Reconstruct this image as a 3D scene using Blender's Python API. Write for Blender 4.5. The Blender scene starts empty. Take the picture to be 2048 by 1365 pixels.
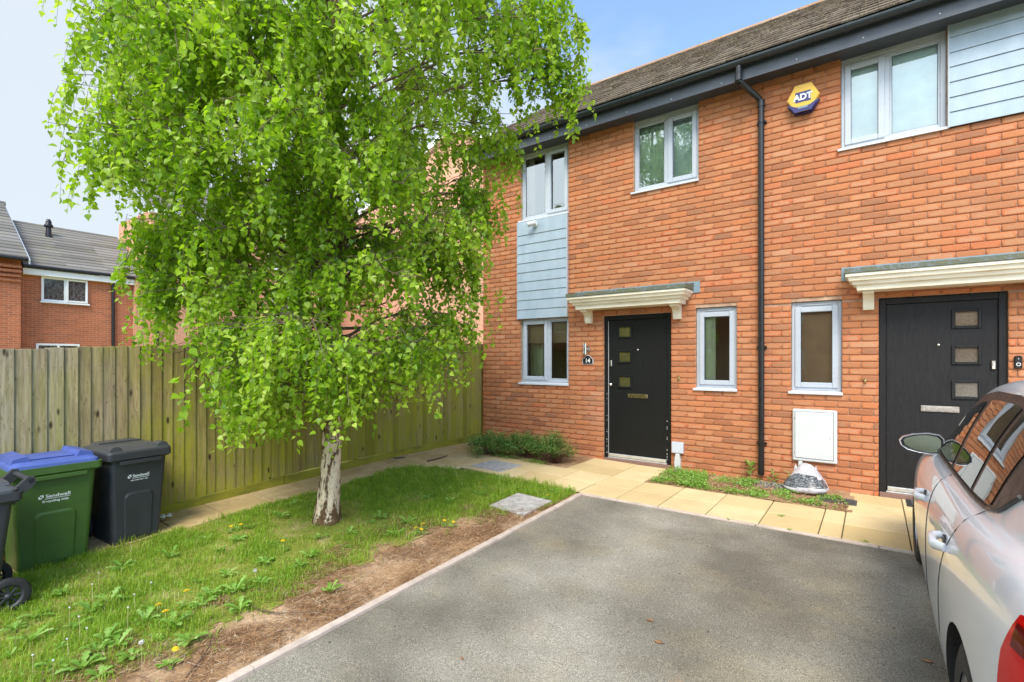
import bpy, bmesh, math, random
import numpy as np
from mathutils import Vector, Matrix, noise
from mathutils.bvhtree import BVHTree
R = math.radians
random.seed(7); rng = np.random.default_rng(11)
scn = bpy.context.scene
COL = scn.collection

# ------------------------------------------------------------------ camera
cd = bpy.data.cameras.new("camera"); cam = bpy.data.objects.new("camera", cd); COL.objects.link(cam)
cd.sensor_width = 36; cd.lens = 36*990/2048; cd.shift_y = 38.5/2048
cd.clip_start = 0.05; cd.clip_end = 2000
cam.location = (0, -6.75, 1.5); cam.rotation_euler = (R(90), 0, R(36.06))
scn.camera = cam
scn.view_settings.view_transform = 'Standard'; scn.view_settings.look = 'None'
scn.view_settings.exposure = 1.2; scn.view_settings.gamma = 1
scn.render.resolution_x = 1024; scn.render.resolution_y = 682

# ------------------------------------------------------------------ world and sun
SUN_AZ, SUN_EL = 152, 50            # compass-style: sun lies towards (sin az, cos az)
world = bpy.data.worlds.new("World"); scn.world = world; world.use_nodes = True
nt = world.node_tree; nt.nodes.clear(); L = nt.links.new; N = nt.nodes.new
out = N('ShaderNodeOutputWorld'); bg = N('ShaderNodeBackground'); sky = N('ShaderNodeTexSky')
sky.sky_type = 'NISHITA'; sky.sun_disc = False; sky.sun_elevation = R(SUN_EL); sky.sun_rotation = R(SUN_AZ)
sky.air_density = 1.0; sky.dust_density = 0.6; sky.ozone_density = 2.0
tc = N('ShaderNodeTexCoord'); sep = N('ShaderNodeSeparateXYZ'); L(tc.outputs['Generated'], sep.inputs[0])
mp = N('ShaderNodeMapping'); mp.inputs['Scale'].default_value = (1.2, 1.2, 2.6); L(tc.outputs['Generated'], mp.inputs[0])
nz = N('ShaderNodeTexNoise'); nz.inputs['Scale'].default_value = 2.3; nz.inputs['Detail'].default_value = 8; nz.inputs['Roughness'].default_value = .55
L(mp.outputs[0], nz.inputs['Vector'])
# more cloud towards -X and towards the horizon
m1 = N('ShaderNodeMath'); m1.operation = 'MULTIPLY_ADD'; L(sep.outputs['X'], m1.inputs[0]); m1.inputs[1].default_value = -0.42; m1.inputs[2].default_value = 0.085
m2 = N('ShaderNodeMath'); m2.operation = 'MULTIPLY_ADD'; L(sep.outputs['Z'], m2.inputs[0]); m2.inputs[1].default_value = -0.30; L(m1.outputs[0], m2.inputs[2])
m2b = N('ShaderNodeMath'); m2b.operation = 'MULTIPLY_ADD'; L(sep.outputs['Y'], m2b.inputs[0]); m2b.inputs[1].default_value = -0.16; L(m2.outputs[0], m2b.inputs[2])
m3 = N('ShaderNodeMath'); m3.operation = 'ADD'; L(nz.outputs['Fac'], m3.inputs[0]); L(m2b.outputs[0], m3.inputs[1])
mr = N('ShaderNodeMapRange'); mr.interpolation_type = 'SMOOTHSTEP'; L(m3.outputs[0], mr.inputs[0]); mr.inputs[1].default_value = .34; mr.inputs[2].default_value = .66
mr.inputs[3].default_value = .16; mr.inputs[4].default_value = .97
mix = N('ShaderNodeMix'); mix.data_type = 'RGBA'; L(mr.outputs[0], mix.inputs[0])
mul = N('ShaderNodeMix'); mul.data_type = 'RGBA'; mul.blend_type = 'MULTIPLY'; mul.inputs[0].default_value = 1; L(sky.outputs[0], mul.inputs[6]); mul.inputs[7].default_value = (1.15, 1.36, 1.55, 1)
L(mul.outputs[2], mix.inputs[6])
cb = N('ShaderNodeMapRange'); L(sep.outputs['Y'], cb.inputs[0]); cb.inputs[1].default_value = -.8; cb.inputs[2].default_value = .12; cb.inputs[3].default_value = 13.5; cb.inputs[4].default_value = 3.5
cm = N('ShaderNodeMix'); cm.data_type = 'RGBA'; cm.blend_type = 'MULTIPLY'; cm.inputs[0].default_value = 1; cm.inputs[6].default_value = (.89, .985, 1.08, 1); L(cb.outputs[0], cm.inputs[7]); L(cm.outputs[2], mix.inputs[7])
L(mix.outputs[2], bg.inputs[0]); bg.inputs[1].default_value = 0.11; L(bg.outputs[0], out.inputs[0])
sl = bpy.data.lights.new("sun", 'SUN'); so = bpy.data.objects.new("sun", sl); COL.objects.link(so)
sl.energy = 1.75; sl.angle = R(24); sl.color = (1.0, .93, .80)
sd = Vector((math.sin(R(SUN_AZ))*math.cos(R(SUN_EL)), math.cos(R(SUN_AZ))*math.cos(R(SUN_EL)), math.sin(R(SUN_EL))))
so.rotation_euler = sd.to_track_quat('Z', 'Y').to_euler()

# ------------------------------------------------------------------ materials
def srgb(r, g, b):
    f = lambda c: (c/255/12.92) if c/255 <= .04045 else ((c/255+.055)/1.055)**2.4
    return (f(r), f(g), f(b))
class Mt:
    """small helper round a Principled material"""
    def __init__(s, name, col=(.5,.5,.5), rough=.6, metal=0, spec=.5):
        s.m = bpy.data.materials.new(name); s.m.use_nodes = True; s.nt = s.m.node_tree
        s.p = s.nt.nodes['Principled BSDF']; s.p.inputs['Base Color'].default_value = (*col, 1)
        s.p.inputs['Roughness'].default_value = rough; s.p.inputs['Metallic'].default_value = metal
        s.p.inputs['Specular IOR Level'].default_value = spec
        s.tc = None
    def n(s, t, **kw):
        nd = s.nt.nodes.new('ShaderNode'+t)
        for k, v in kw.items():
            if k in ('op',): nd.operation = v
            elif hasattr(nd, k): setattr(nd, k, v)
            else: nd.inputs[k.replace('_', ' ')].default_value = v
        return nd
    def l(s, a, b): s.nt.links.new(a, b)
    def coord(s, scale=(1,1,1), kind='Object'):
        t = s.n('TexCoord'); m = s.n('Mapping'); m.inputs['Scale'].default_value = scale
        s.l(t.outputs[kind], m.inputs[0]); return m.outputs[0]
    def noise(s, scale=5, detail=4, rough=.5, vec=None, dist=0):
        nd = s.n('TexNoise'); nd.inputs['Scale'].default_value = scale; nd.inputs['Detail'].default_value = detail
        nd.inputs['Roughness'].default_value = rough; nd.inputs['Distortion'].default_value = dist
        s.l(vec if vec is not None else s.coord(), nd.inputs['Vector']); return nd.outputs['Fac']
    def ramp(s, fac, stops):
        nd = s.n('ValToRGB'); e = nd.color_ramp.elements
        while len(e) < len(stops): e.new(.5)
        for i, (p, c) in enumerate(stops):
            e[i].position = p; e[i].color = (*(c if isinstance(c, tuple) else (c, c, c)), 1)
        s.l(fac, nd.inputs[0]); return nd.outputs[0]
    def mix(s, fac, a, b, mode='MIX'):
        nd = s.n('Mix'); nd.data_type = 'RGBA'; nd.blend_type = mode
        for sock, v in ((0, fac), (6, a), (7, b)):
            if isinstance(v, (int, float)): nd.inputs[sock].default_value = v
            elif isinstance(v, tuple): nd.inputs[sock].default_value = (*v[:3], 1)
            else: s.l(v, nd.inputs[sock])
        return nd.outputs[2]
    def math(s, op, a, b=0, c=None):
        nd = s.n('Math'); nd.operation = op
        for i, v in enumerate((a, b, c)):
            if v is None: continue
            if isinstance(v, (int, float)): nd.inputs[i].default_value = v
            else: s.l(v, nd.inputs[i])
        return nd.outputs[0]
    def rng(s, v, a, b, c=0, d=1):
        nd = s.n('MapRange'); nd.clamp = True; s.l(v, nd.inputs[0])
        for i, q in enumerate((a, b, c, d)): nd.inputs[i+1].default_value = q
        return nd.outputs[0]
    def attr(s, name='rnd', o='Fac'):
        nd = s.n('Attribute'); nd.attribute_name = name; return nd.outputs[o]
    def col(s, v):
        s.l(v, s.p.inputs['Base Color']); return s
    def rgh(s, v):
        s.l(v, s.p.inputs['Roughness']); return s
    def bump(s, h, strength=.3, dist=.01):
        nd = s.n('Bump'); nd.inputs['Strength'].default_value = strength; nd.inputs['Distance'].default_value = dist
        s.l(h, nd.inputs['Height']); s.l(nd.outputs[0], s.p.inputs['Normal']); return s
def dirty(name, col, rough=.4, spread=.12, scale=6, metal=0, spec=.5, bump=0):
    """plain paint/plastic with faint mottling"""
    M = Mt(name, col, rough, metal, spec); f = M.noise(scale, 6, .6)
    a = tuple(c*(1-spread) for c in col); b = tuple(min(1, c*(1+spread)) for c in col)
    M.col(M.ramp(f, [(.3, a), (.7, b)])); M.rgh(M.rng(M.noise(scale*3, 3), .3, .7, max(.02, rough-.08), rough+.1))
    if bump: M.bump(M.noise(scale*20, 3), bump, .004)
    return M.m
def brick_face():
    M = Mt('brick_face', rough=.85, spec=.25)
    r = M.attr(); v = M.coord()
    c = M.ramp(r, [(0, (.35,.14,.065)), (.18, (.46,.18,.075)), (.4, (.53,.20,.078)), (.55, (.48,.20,.088)), (.75, (.58,.22,.082)), (.9, (.58,.16,.058)), (1, (.62,.28,.13))])
    c = M.mix(.25, c, (.62,.19,.065))
    sm = M.noise(16, 4, .65, M.coord((.6, 1, 1.6)))
    c = M.mix(M.math('MULTIPLY', M.attr('core'), M.rng(sm, .3, .55, .15, .75)), c, M.ramp(r, [(0, (.30,.165,.095)), (.3, (.50,.26,.13)), (.7, (.62,.31,.15)), (1, (.56,.33,.19))]))
    c = M.mix(1, c, (.88,.88,.93), 'MULTIPLY')
    fl = M.noise(60, 4, .7, v)
    c = M.mix(M.rng(fl, .52, .75, 0, .45), c, (.62,.30,.16))
    sp = M.n('TexVoronoi'); sp.inputs['Scale'].default_value = 48; M.l(v, sp.inputs['Vector'])
    spm = M.rng(sp.outputs['Distance'], .10, .17, 1, 0)
    gate = M.rng(M.noise(14, 2, .5, v), .52, .58, 0, 1)
    c = M.mix(M.math('MULTIPLY', spm, gate), c, (.05,.028,.02))
    eff = M.rng(M.noise(.8, 3, .5, v), .62, .8, 0, .22)
    c = M.mix(eff, c, (.62,.42,.33))
    M.col(c); M.bump(M.math('ADD', fl, M.math('MULTIPLY', M.noise(220, 2, .5, v), .5)), .55, .004)
    return M.m
def brick_tex(name, a, b, mortar, axis='X', scl=1, big=0):
    """far walls: brick texture, object space, horizontal axis X or Y"""
    M = Mt(name, rough=.9, spec=.2)
    t = M.n('TexCoord'); sx = M.n('SeparateXYZ'); M.l(t.outputs['Object'], sx.inputs[0])
    cx = M.n('CombineXYZ'); M.l(sx.outputs[axis], cx.inputs[0]); M.l(sx.outputs['Z'], cx.inputs[1])
    br = M.n('TexBrick'); M.l(cx.outputs[0], br.inputs['Vector'])
    br.inputs['Scale'].default_value = 1; br.inputs['Brick Width'].default_value = .225*scl; br.inputs['Row Height'].default_value = .075*scl
    br.inputs['Mortar Size'].default_value = .006; br.inputs['Mortar Smooth'].default_value = .3
    br.inputs['Color1'].default_value = (*a, 1); br.inputs['Color2'].default_value = (*b, 1); br.inputs['Mortar'].default_value = (*mortar, 1); br.inputs['Bias'].default_value = -.1
    f = M.noise(1.2, 5, .6)
    M.col(M.mix(M.rng(f, .35, .7, 0, .3), br.outputs[0], tuple(x*.6 for x in a)))
    return M.m
def glassmat(name, tint=(.62,.68,.64), refl=1.6, rough=0.0):
    m = bpy.data.materials.new(name); m.use_nodes = True; t = m.node_tree; t.nodes.clear()
    o = t.nodes.new('ShaderNodeOutputMaterial'); mx = t.nodes.new('ShaderNodeMixShader'); tr = t.nodes.new('ShaderNodeBsdfTransparent'); gl = t.nodes.new('ShaderNodeBsdfGlossy')
    fr = t.nodes.new('ShaderNodeFresnel'); fr.inputs[0].default_value = 1.5; ml = t.nodes.new('ShaderNodeMath'); ml.operation = 'MULTIPLY_ADD'; ml.inputs[1].default_value = refl; ml.inputs[2].default_value = .05; ml.use_clamp = True
    tr.inputs[0].default_value = (*tint, 1); gl.inputs['Roughness'].default_value = rough; gl.inputs[0].default_value = (.92,.96,.95,1)
    t.links.new(fr.outputs[0], ml.inputs[0]); t.links.new(ml.outputs[0], mx.inputs[0]); t.links.new(tr.outputs[0], mx.inputs[1]); t.links.new(gl.outputs[0], mx.inputs[2]); t.links.new(mx.outputs[0], o.inputs[0])
    return m
def wood_fence():
    M = Mt('weathered_fence_wood', rough=.85, spec=.2)
    r = M.attr(); v = M.coord((30, 14, 1.1)); g = M.noise(3.2, 8, .65, v, .6)
    c = M.ramp(r, [(0, (.26,.165,.07)), (.25, (.42,.30,.13)), (.5, (.52,.39,.19)), (.7, (.32,.21,.10)), (.85, (.47,.37,.20)), (1, (.36,.28,.12))])
    t = M.n('TexCoord'); sx = M.n('SeparateXYZ'); M.l(t.outputs['Object'], sx.inputs[0])
    grey = M.rng(sx.outputs['Y'], -6.1, -4.9, .8, .0)           # boards near the bins are weathered grey
    c = M.mix(grey, c, M.ramp(r, [(0, (.34,.29,.22)), (.3, (.56,.50,.41)), (.6, (.40,.34,.27)), (1, (.60,.54,.44))]))
    c = M.mix(M.rng(g, .4, .66, 0, .6), c, (.15,.10,.05), 'MIX')
    fg = M.noise(1, 6, .7, M.coord((160, 70, 2.2))); c = M.mix(.55, c, M.ramp(fg, [(.3, .45), (.6, 1.15)]), 'MULTIPLY')
    kb = M.noise(2.2, 3, .5, M.coord((3, 10, 2.4)), 2.5); c = M.mix(M.rng(kb, .60, .68, 0, .55), c, (.13,.085,.04))
    al = M.math('ADD', M.noise(1.1, 4, .6), M.math('MULTIPLY', M.math('SUBTRACT', .8, sx.outputs['Z']), .16))
    strk = M.noise(4, 5, .6, M.coord((4, 9, .5)))
    am = M.math('MULTIPLY', M.rng(al, .33, .56, 0, 1), M.rng(strk, .35, .6, .35, 1))
    am = M.math('MULTIPLY', am, M.rng(sx.outputs['Y'], -6.0, -4.6, .25, 1.0))
    c = M.mix(am, c, M.ramp(r, [(0, (.27,.28,.02)), (1, (.40,.38,.03))]))
    kn = M.n('TexVoronoi'); kn.inputs['Scale'].default_value = 1; M.l(M.coord((.0, 9, 3.2)), kn.inputs['Vector'])
    c = M.mix(M.rng(kn.outputs['Distance'], .07, .15, .95, 0), c, (.05,.03,.015))
    c = M.mix(1, c, (.86,.86,.86), 'MULTIPLY'); M.col(c); M.bump(g, .5, .004); return M.m
MAT = {}
def M_(k, f): MAT[k] = f
M_('brick', brick_face())
def mortarm():
    M = Mt('mortar', (.5,.35,.25), .95, spec=.1); M.col(M.ramp(M.noise(12, 5, .6), [(.3, (.34,.20,.125)), (.7, (.58,.40,.28))])); M.bump(M.noise(160, 3), .5, .003); return M.m  # mortar colour darkened to deepen the shadow lines between courses
M_('mortar', mortarm())
M_('gable', brick_tex('gable_brick', (.52,.16,.065), (.40,.13,.06), (.55,.38,.28), 'Y'))
M_('upvc', dirty('grey_window_plastic', srgb(180,186,193), .32, .04, 3))
M_('upvc_dark', dirty('dark_rubber_seal', (.03,.032,.035), .6))
M_('sill', dirty('pale_sill', srgb(205,208,212), .4, .06, 5))
M_('white', dirty('white_plastic', srgb(205,207,204), .4, .05, 4))
M_('upvcw', dirty('white_window_plastic', srgb(236,236,232), .35, .05, 3))
M_('fascia', dirty('slate_grey_fascia', srgb(66,71,79), .42, .08, 2))
M_('black', dirty('black_plastic', (.014,.013,.013), .32, .2, 6))
M_('clad', None); M_('cream', None)
def cladm():
    M = Mt('blue_grey_board', rough=.5); s = M.noise(2.5, 6, .6, M.coord((3, 3, 1)));
    M.col(M.ramp(s, [(.3, srgb(148,165,176)), (.7, srgb(166,181,192))])); M.bump(M.noise(6, 6, .6, M.coord((2, 2, 24))), .25, .003); return M.m
M_('clad', cladm())
def creamm():
    M = Mt('cream_moulding', rough=.5); s = M.noise(3, 6, .6, M.coord((1, 1, 4))); M.col(M.ramp(s, [(.3, srgb(226,212,182)), (.65, srgb(246,238,218))])); return M.m
M_('cream', creamm())
def leadm():
    M = Mt('mossy_lead', rough=.7); s = M.noise(14, 8, .75); t = M.noise(70, 4, .7)
    c = M.ramp(s, [(.35, (.16,.19,.20)), (.5, (.10,.11,.07)), (.62, (.13,.13,.06)), (.75, (.2,.21,.16))]); c = M.mix(M.rng(t, .6, .68, 0, .7), c, (.5,.48,.34)); M.col(c); M.bump(s, .6, .01); return M.m
M_('lead', leadm()); M_('lead_clean', dirty('lead_flashing', srgb(126,146,154), .5, .15, 8))
def tilem(name, a, b, c3, lich):
    M = Mt(name, rough=.9, spec=.15); r = M.attr(); f = M.noise(26, 6, .7)
    c = M.ramp(r, [(0, a), (.5, b), (1, c3)]); c = M.mix(M.rng(f, .5, .66, 0, lich), c, (.40,.33,.20)); c = M.mix(M.rng(M.noise(70, 3, .6), .6, .68, 0, lich), c, (.55,.52,.44)); M.col(c); M.bump(f, .5, .006); return M.m
M_('tile', tilem('mossy_roof_tile', (.085,.060,.042), (.135,.10,.075), (.19,.15,.115), .75))
M_('ridge', tilem('terracotta_ridge', (.30,.17,.10), (.34,.21,.13), (.36,.25,.17), .4))
def fartile():
    M = Mt('grey_concrete_tile', rough=.85, spec=.2); r = M.attr(); f = M.noise(1.3, 5, .6)
    c = M.ramp(r, [(0, (.15,.135,.115)), (1, (.25,.235,.205))]); M.col(M.mix(M.rng(f, .5, .7, 0, .4), c, (.27,.26,.15))); return M.m
M_('fartile', fartile())
M_('room', Mt('room_plaster', (.70,.60,.40), .9).m); M_('curtain', dirty('pale_curtain', (.72,.80,.64), .8)); M_('blind', dirty('pale_blind', (.82,.90,.86), .8)); M_('blind_brown', dirty('brown_blind', (.50,.33,.23), .8)); M_('beige', dirty('beige_blind', (.62,.52,.38), .8)); M_('olive_inner', dirty('obscure_glass_olive', (.50,.43,.17), .4, .3, 60)); M_('brown_inner', dirty('obscure_glass_brown', (.40,.28,.19), .4, .45, 90)); M_('gutterm', dirty('dark_gutter_plastic', (.022,.030,.034), .3, .1, 3)); M_('dark_green', dirty('dark_sofa', (.06,.08,.04), .9))
M_('glass', glassmat('window_glass', (.80,.82,.72), 1.1)); M_('glass_sky', glassmat('window_glass_upper', (.82,.90,.87), 3.6)); M_('glass_obs', glassmat('obscured_glass', (.92,.92,.85), 1.0, .18))
def doorm(nm, col, rough):
    M = Mt(nm, col, rough); g = M.noise(5, 8, .6, M.coord((14, 14, 1.3)), 1.5); M.col(M.ramp(g, [(.35, tuple(c*.75 for c in col)), (.7, tuple(c*1.35 for c in col))])); M.bump(g, .35, .004); return M.m
M_('door', doorm('black_woodgrain_door', (.010,.0105,.0095), .5)); M_('door2', doorm('charcoal_door', (.019,.018,.018), .55)); [setattr(MAT[k].node_tree.nodes['Principled BSDF'].inputs['Specular IOR Level'], 'default_value', .22) for k in ('door', 'door2')]
M_('chrome', dirty('brushed_metal', (.72,.70,.66), .22, .08, 9, 1)); M_('brass', dirty('aged_brass_metal', (.62,.52,.30), .25, .2, 20, 1)); M_('rust', dirty('corroded_metal', (.42,.38,.33), .5, .4, 30, .6))
M_('alu', dirty('aluminium_threshold', (.75,.75,.73), .35, .1, 12, .7)); M_('step', dirty('brown_step', (.22,.13,.10), .8))
M_('fence', wood_fence())
def gravm():
    M = Mt('mossy_gravel_board', rough=.9); f = M.noise(3, 6, .6, M.coord((1, 1, 4))); M.col(M.ramp(f, [(.3, (.15,.15,.02)), (.55, (.28,.265,.02)), (.75, (.34,.29,.04))])); M.bump(M.noise(40, 4), .4, .004); return M.m
M_('gravelboard', gravm())
def slabm():
    M = Mt('buff_paving', rough=.85, spec=.2); r = M.attr(); f = M.noise(1.7, 6, .6); g = M.noise(90, 3, .6)
    c = M.ramp(r, [(0, (.60,.44,.20)), (.5, (.67,.50,.25)), (1, (.73,.57,.31))]); c = M.mix(M.rng(f, .42, .72, 0, .5), c, (.47,.34,.16)); c = M.mix(M.rng(M.noise(7, 6, .75), .55, .8, 0, .35), c, (.34,.26,.13)); 
    sx = M.n('SeparateXYZ'); t = M.n('TexCoord'); M.l(t.outputs['Object'], sx.inputs[0])
    dm = M.math('MULTIPLY', M.rng(sx.outputs['X'], -5.15, -4.3, .8, 0), M.rng(M.noise(2.6, 6, .7), .35, .62, .35, 1))
    c = M.mix(dm, c, (.33,.22,.09)); c = M.mix(M.rng(g, .45, .8, 0, .18), c, (.75,.66,.5)); M.col(c); M.bump(g, .35, .003); return M.m
M_('slab', slabm()); M_('greyslab', dirty('grey_inspection_cover', (.40,.375,.34), .85, .3, 14, bump=.3))
def asphm():
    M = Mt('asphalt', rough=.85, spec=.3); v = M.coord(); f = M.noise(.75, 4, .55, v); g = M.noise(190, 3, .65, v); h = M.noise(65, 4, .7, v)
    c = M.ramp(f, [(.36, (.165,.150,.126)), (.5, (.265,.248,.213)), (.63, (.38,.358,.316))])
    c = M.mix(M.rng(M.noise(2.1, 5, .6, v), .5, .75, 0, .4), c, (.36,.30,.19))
    c = M.mix(1, c, (1.03,.99,.89), 'MULTIPLY')
    c = M.mix(.75, c, M.ramp(g, [(.36, .30), (.5, .95), (.66, 1.9)]), 'MULTIPLY'); c = M.mix(.4, c, M.ramp(h, [(.35, .55), (.65, 1.3)]), 'MULTIPLY')
    vo = M.n('TexVoronoi'); vo.inputs['Scale'].default_value = 9; M.l(v, vo.inputs['Vector']); c = M.mix(M.math('MULTIPLY', M.rng(vo.outputs['Distance'], .03, .05, .7, 0), M.rng(M.noise(7, 2, .5, v), .5, .55)), c, (.70,.66,.60))
    v2 = M.n('TexVoronoi'); v2.inputs['Scale'].default_value = 4.3; M.l(v, v2.inputs['Vector']); c = M.mix(M.rng(v2.outputs['Distance'], .03, .045, .8, 0), c, (.03,.027,.025))
    st = M.rng(M.noise(3.4, 3, .5, v), .71, .78, 0, .5); c = M.mix(st, c, (.42,.20,.10))
    M.col(c); M.bump(M.math('ADD', g, h), .9, .006); return M.m
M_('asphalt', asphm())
M_('kerb', dirty('pinkish_concrete_edging', (.52,.42,.34), .9, .2, 9, bump=.3))
def soilm():
    M = Mt('dry_soil', rough=.95, spec=.1); v = M.coord(); f = M.noise(2.2, 6, .65, v); g = M.noise(45, 5, .7, v)
    c = M.ramp(f, [(.3, (.28,.155,.075)), (.5, (.44,.275,.15)), (.7, (.60,.42,.27))]); c = M.mix(.8, c, M.ramp(g, [(.3, .5), (.7, 1.25)]), 'MULTIPLY'); M.col(c); M.bump(g, .8, .012); return M.m
M_('soil', soilm())
def lawnm():
    M = Mt('lawn_thatch', rough=.95, spec=.1); v = M.coord(); f = M.noise(3.2, 6, .65, v); g = M.noise(60, 5, .7, v)
    c = M.ramp(f, [(.34, (.19,.24,.035)), (.54, (.29,.29,.06)), (.72, (.50,.38,.19))]); c = M.mix(.8, c, M.ramp(g, [(.3, .45), (.7, 1.3)]), 'MULTIPLY'); M.col(c); M.bump(g, .8, .012); return M.m
M_('thatch', lawnm())
def leafmat(name, cols, trans=.45, rough=.42):
    M = Mt(name, rough=rough, spec=.4); c = M.ramp(M.attr(), cols)
    M.col(c); t = M.n('BsdfTranslucent'); mx = M.n('MixShader'); mx.inputs[0].default_value = trans
    cc = M.mix(1, c, (1.25,1.35,.5), 'MULTIPLY'); M.l(cc, t.inputs[0])
    o = M.nt.nodes['Material Output']; M.l(M.p.outputs[0], mx.inputs[1]); M.l(t.outputs[0], mx.inputs[2]); M.l(mx.outputs[0], o.inputs[0]); return M.m
M_('leaf', leafmat('birch_leaf', [(0, (.13,.25,.018)), (.35, (.26,.42,.022)), (.7, (.38,.54,.04)), (1, (.56,.66,.14))], .5, .34))
M_('grass', leafmat('grass_blade', [(0, (.15,.28,.02)), (.45, (.27,.43,.03)), (.8, (.40,.52,.06)), (.93, (.52,.47,.17)), (1, (.62,.54,.28))], .4, .5))
M_('weed', leafmat('dandelion_leaf', [(0, (.16,.32,.04)), (.6, (.27,.46,.08)), (1, (.38,.56,.16))], .35, .5))
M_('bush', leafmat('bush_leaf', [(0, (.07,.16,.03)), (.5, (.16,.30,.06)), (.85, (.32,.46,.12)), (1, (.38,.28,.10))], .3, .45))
M_('yellow', Mt('yellow_petal', (.80,.58,.02), .6).m); M_('stalk', Mt('pale_stalk', (.42,.40,.16), .6).m); M_('seed', Mt('grey_seed_head', (.62,.60,.54), .9).m)
M_('twig', dirty('brown_twig', (.13,.085,.055), .8, .3, 20)); M_('needle', leafmat('dead_debris', [(0, (.12,.055,.025)), (.5, (.30,.15,.065)), (.85, (.45,.27,.13)), (1, (.62,.50,.36))], .05, .8))
def barkm():
    M = Mt('birch_bark', rough=.8, spec=.2); a = M.noise(6.5, 8, .7, M.coord((1, 1, .42)), 1.6); b = M.noise(26, 6, .7, M.coord((1, 1, .6)))
    t = M.n('TexCoord'); sx = M.n('SeparateXYZ'); M.l(t.outputs['Object'], sx.inputs[0])
    pale = M.ramp(b, [(.3, (.55,.38,.22)), (.5, (.80,.64,.44)), (.7, (.86,.76,.58))]); dark = M.ramp(b, [(.3, (.05,.03,.015)), (.7, (.20,.115,.05))])
    up = M.rng(sx.outputs['Z'], .6, 1.8, -.02, .05); low = M.rng(sx.outputs['Z'], 0, .25, .07, 0)
    k = M.math('ADD', M.math('ADD', M.math('ADD', M.math('MULTIPLY', a, .7), M.math('MULTIPLY', b, .3)), up), low)
    m = M.rng(k, .475, .51, 0, 1); M.col(M.mix(m, pale, dark)); M.bump(M.math('SUBTRACT', M.math('MULTIPLY', b, .4), m), .7, .015); return M.m
M_('bark', barkm()); M_('limb', dirty('dark_branch_bark', (.16,.11,.07), .85, .35, 18))
def binm(nm, col, r=.45):
    M = Mt(nm, col, r); f = M.noise(3, 6, .6); M.col(M.ramp(f, [(.3, tuple(x*.78 for x in col)), (.7, tuple(x*1.2 for x in col))])); M.rgh(M.rng(M.noise(9, 5, .6), .3, .7, r-.08, r+.18)); M.bump(M.noise(260, 2), .18, .002); return M.m
M_('bin_green', binm('green_bin_plastic', (.052,.115,.018))); M_('bin_grey', binm('charcoal_bin_plastic', (.034,.036,.041))); M_('lid_sky_pale', binm('sky_pale_lid_plastic', (.062,.064,.068), .35)); M_('bin_blue', binm('blue_lid_plastic', (.075,.115,.36), .42))  # dark bins' lid lighter than the body: sky reflection put into its colour
M_('rubber', dirty('tyre_rubber', (.022,.021,.020), .75, .3, 20)); M_('print', Mt('white_print', (.75,.77,.75), .6).m)
M_('box_grey', dirty('grey_box_plastic', srgb(196,200,208), .5, .05)); M_('yellow_plastic', dirty('yellow_alarm_plastic', (.72,.42,.03), .4, .08)); M_('blue_print', dirty('blue_alarm_plastic', (.015,.018,.12), .35, .1))
M_('gravel', None)
def gravelm():
    M = Mt('grey_gravel', rough=.9); M.col(M.ramp(M.attr(), [(0, (.12,.12,.13)), (.6, (.27,.27,.28)), (1, (.45,.44,.43))])); return M.m
M_('gravel', gravelm())
# car
def paintm():
    M = Mt('silver_car_paint', (.62,.63,.66), .30, .25); M.p.inputs['Coat Weight'].default_value = .8; M.p.inputs['Coat Roughness'].default_value = .03
    f = M.noise(900, 1); M.col(M.ramp(f, [(.3, (.66,.68,.72)), (.7, (.74,.76,.80))])); return M.m
M_('paint', paintm())
cg = Mt('dark_car_glass', (.018,.02,.017), .02); cg.p.inputs['Specular IOR Level'].default_value = 1.0; cg.p.inputs['IOR'].default_value = 1.7; M_('carglass', cg.m)
M_('trim', dirty('black_car_trim', (.02,.02,.02), .35, .1)); rl = Mt('red_lamp_glass', (.50,.002,.004), .12, 0, .35); M_('redlamp', rl.m); M_('darkred', Mt('dark_red_lamp', (.10,.002,.004), .1).m)
M_('mirror', Mt('mirror_glass', (.30,.36,.31), .01, 1).m); M_('alloy', dirty('alloy_rim', (.5,.5,.52), .3, .1, 8, 1))
def bagm():
    M = Mt('printed_plastic_bag', (.6,.58,.58), .35); f = M.noise(30, 4, .6); M.col(M.ramp(f, [(.4, (.42,.40,.41)), (.6, (.56,.53,.54))])); return M.m
M_('bag', bagm())
def bagd():
    M = Mt('bag_dark_print', (.05,.05,.055), .35); f = M.noise(40, 5, .7, M.coord((1, 1, 3))); M.col(M.ramp(f, [(.45, (.03,.032,.036)), (.55, (.14,.15,.15)), (.62, (.35,.36,.36))])); return M.m
M_('bagdark', bagd()); M_('matt', dirty('grey_doormat', (.10,.10,.115), .95, .4, 60, bump=.6)); M_('grille', dirty('dark_grille', (.075,.072,.068), .8, .3, 20))

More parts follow.
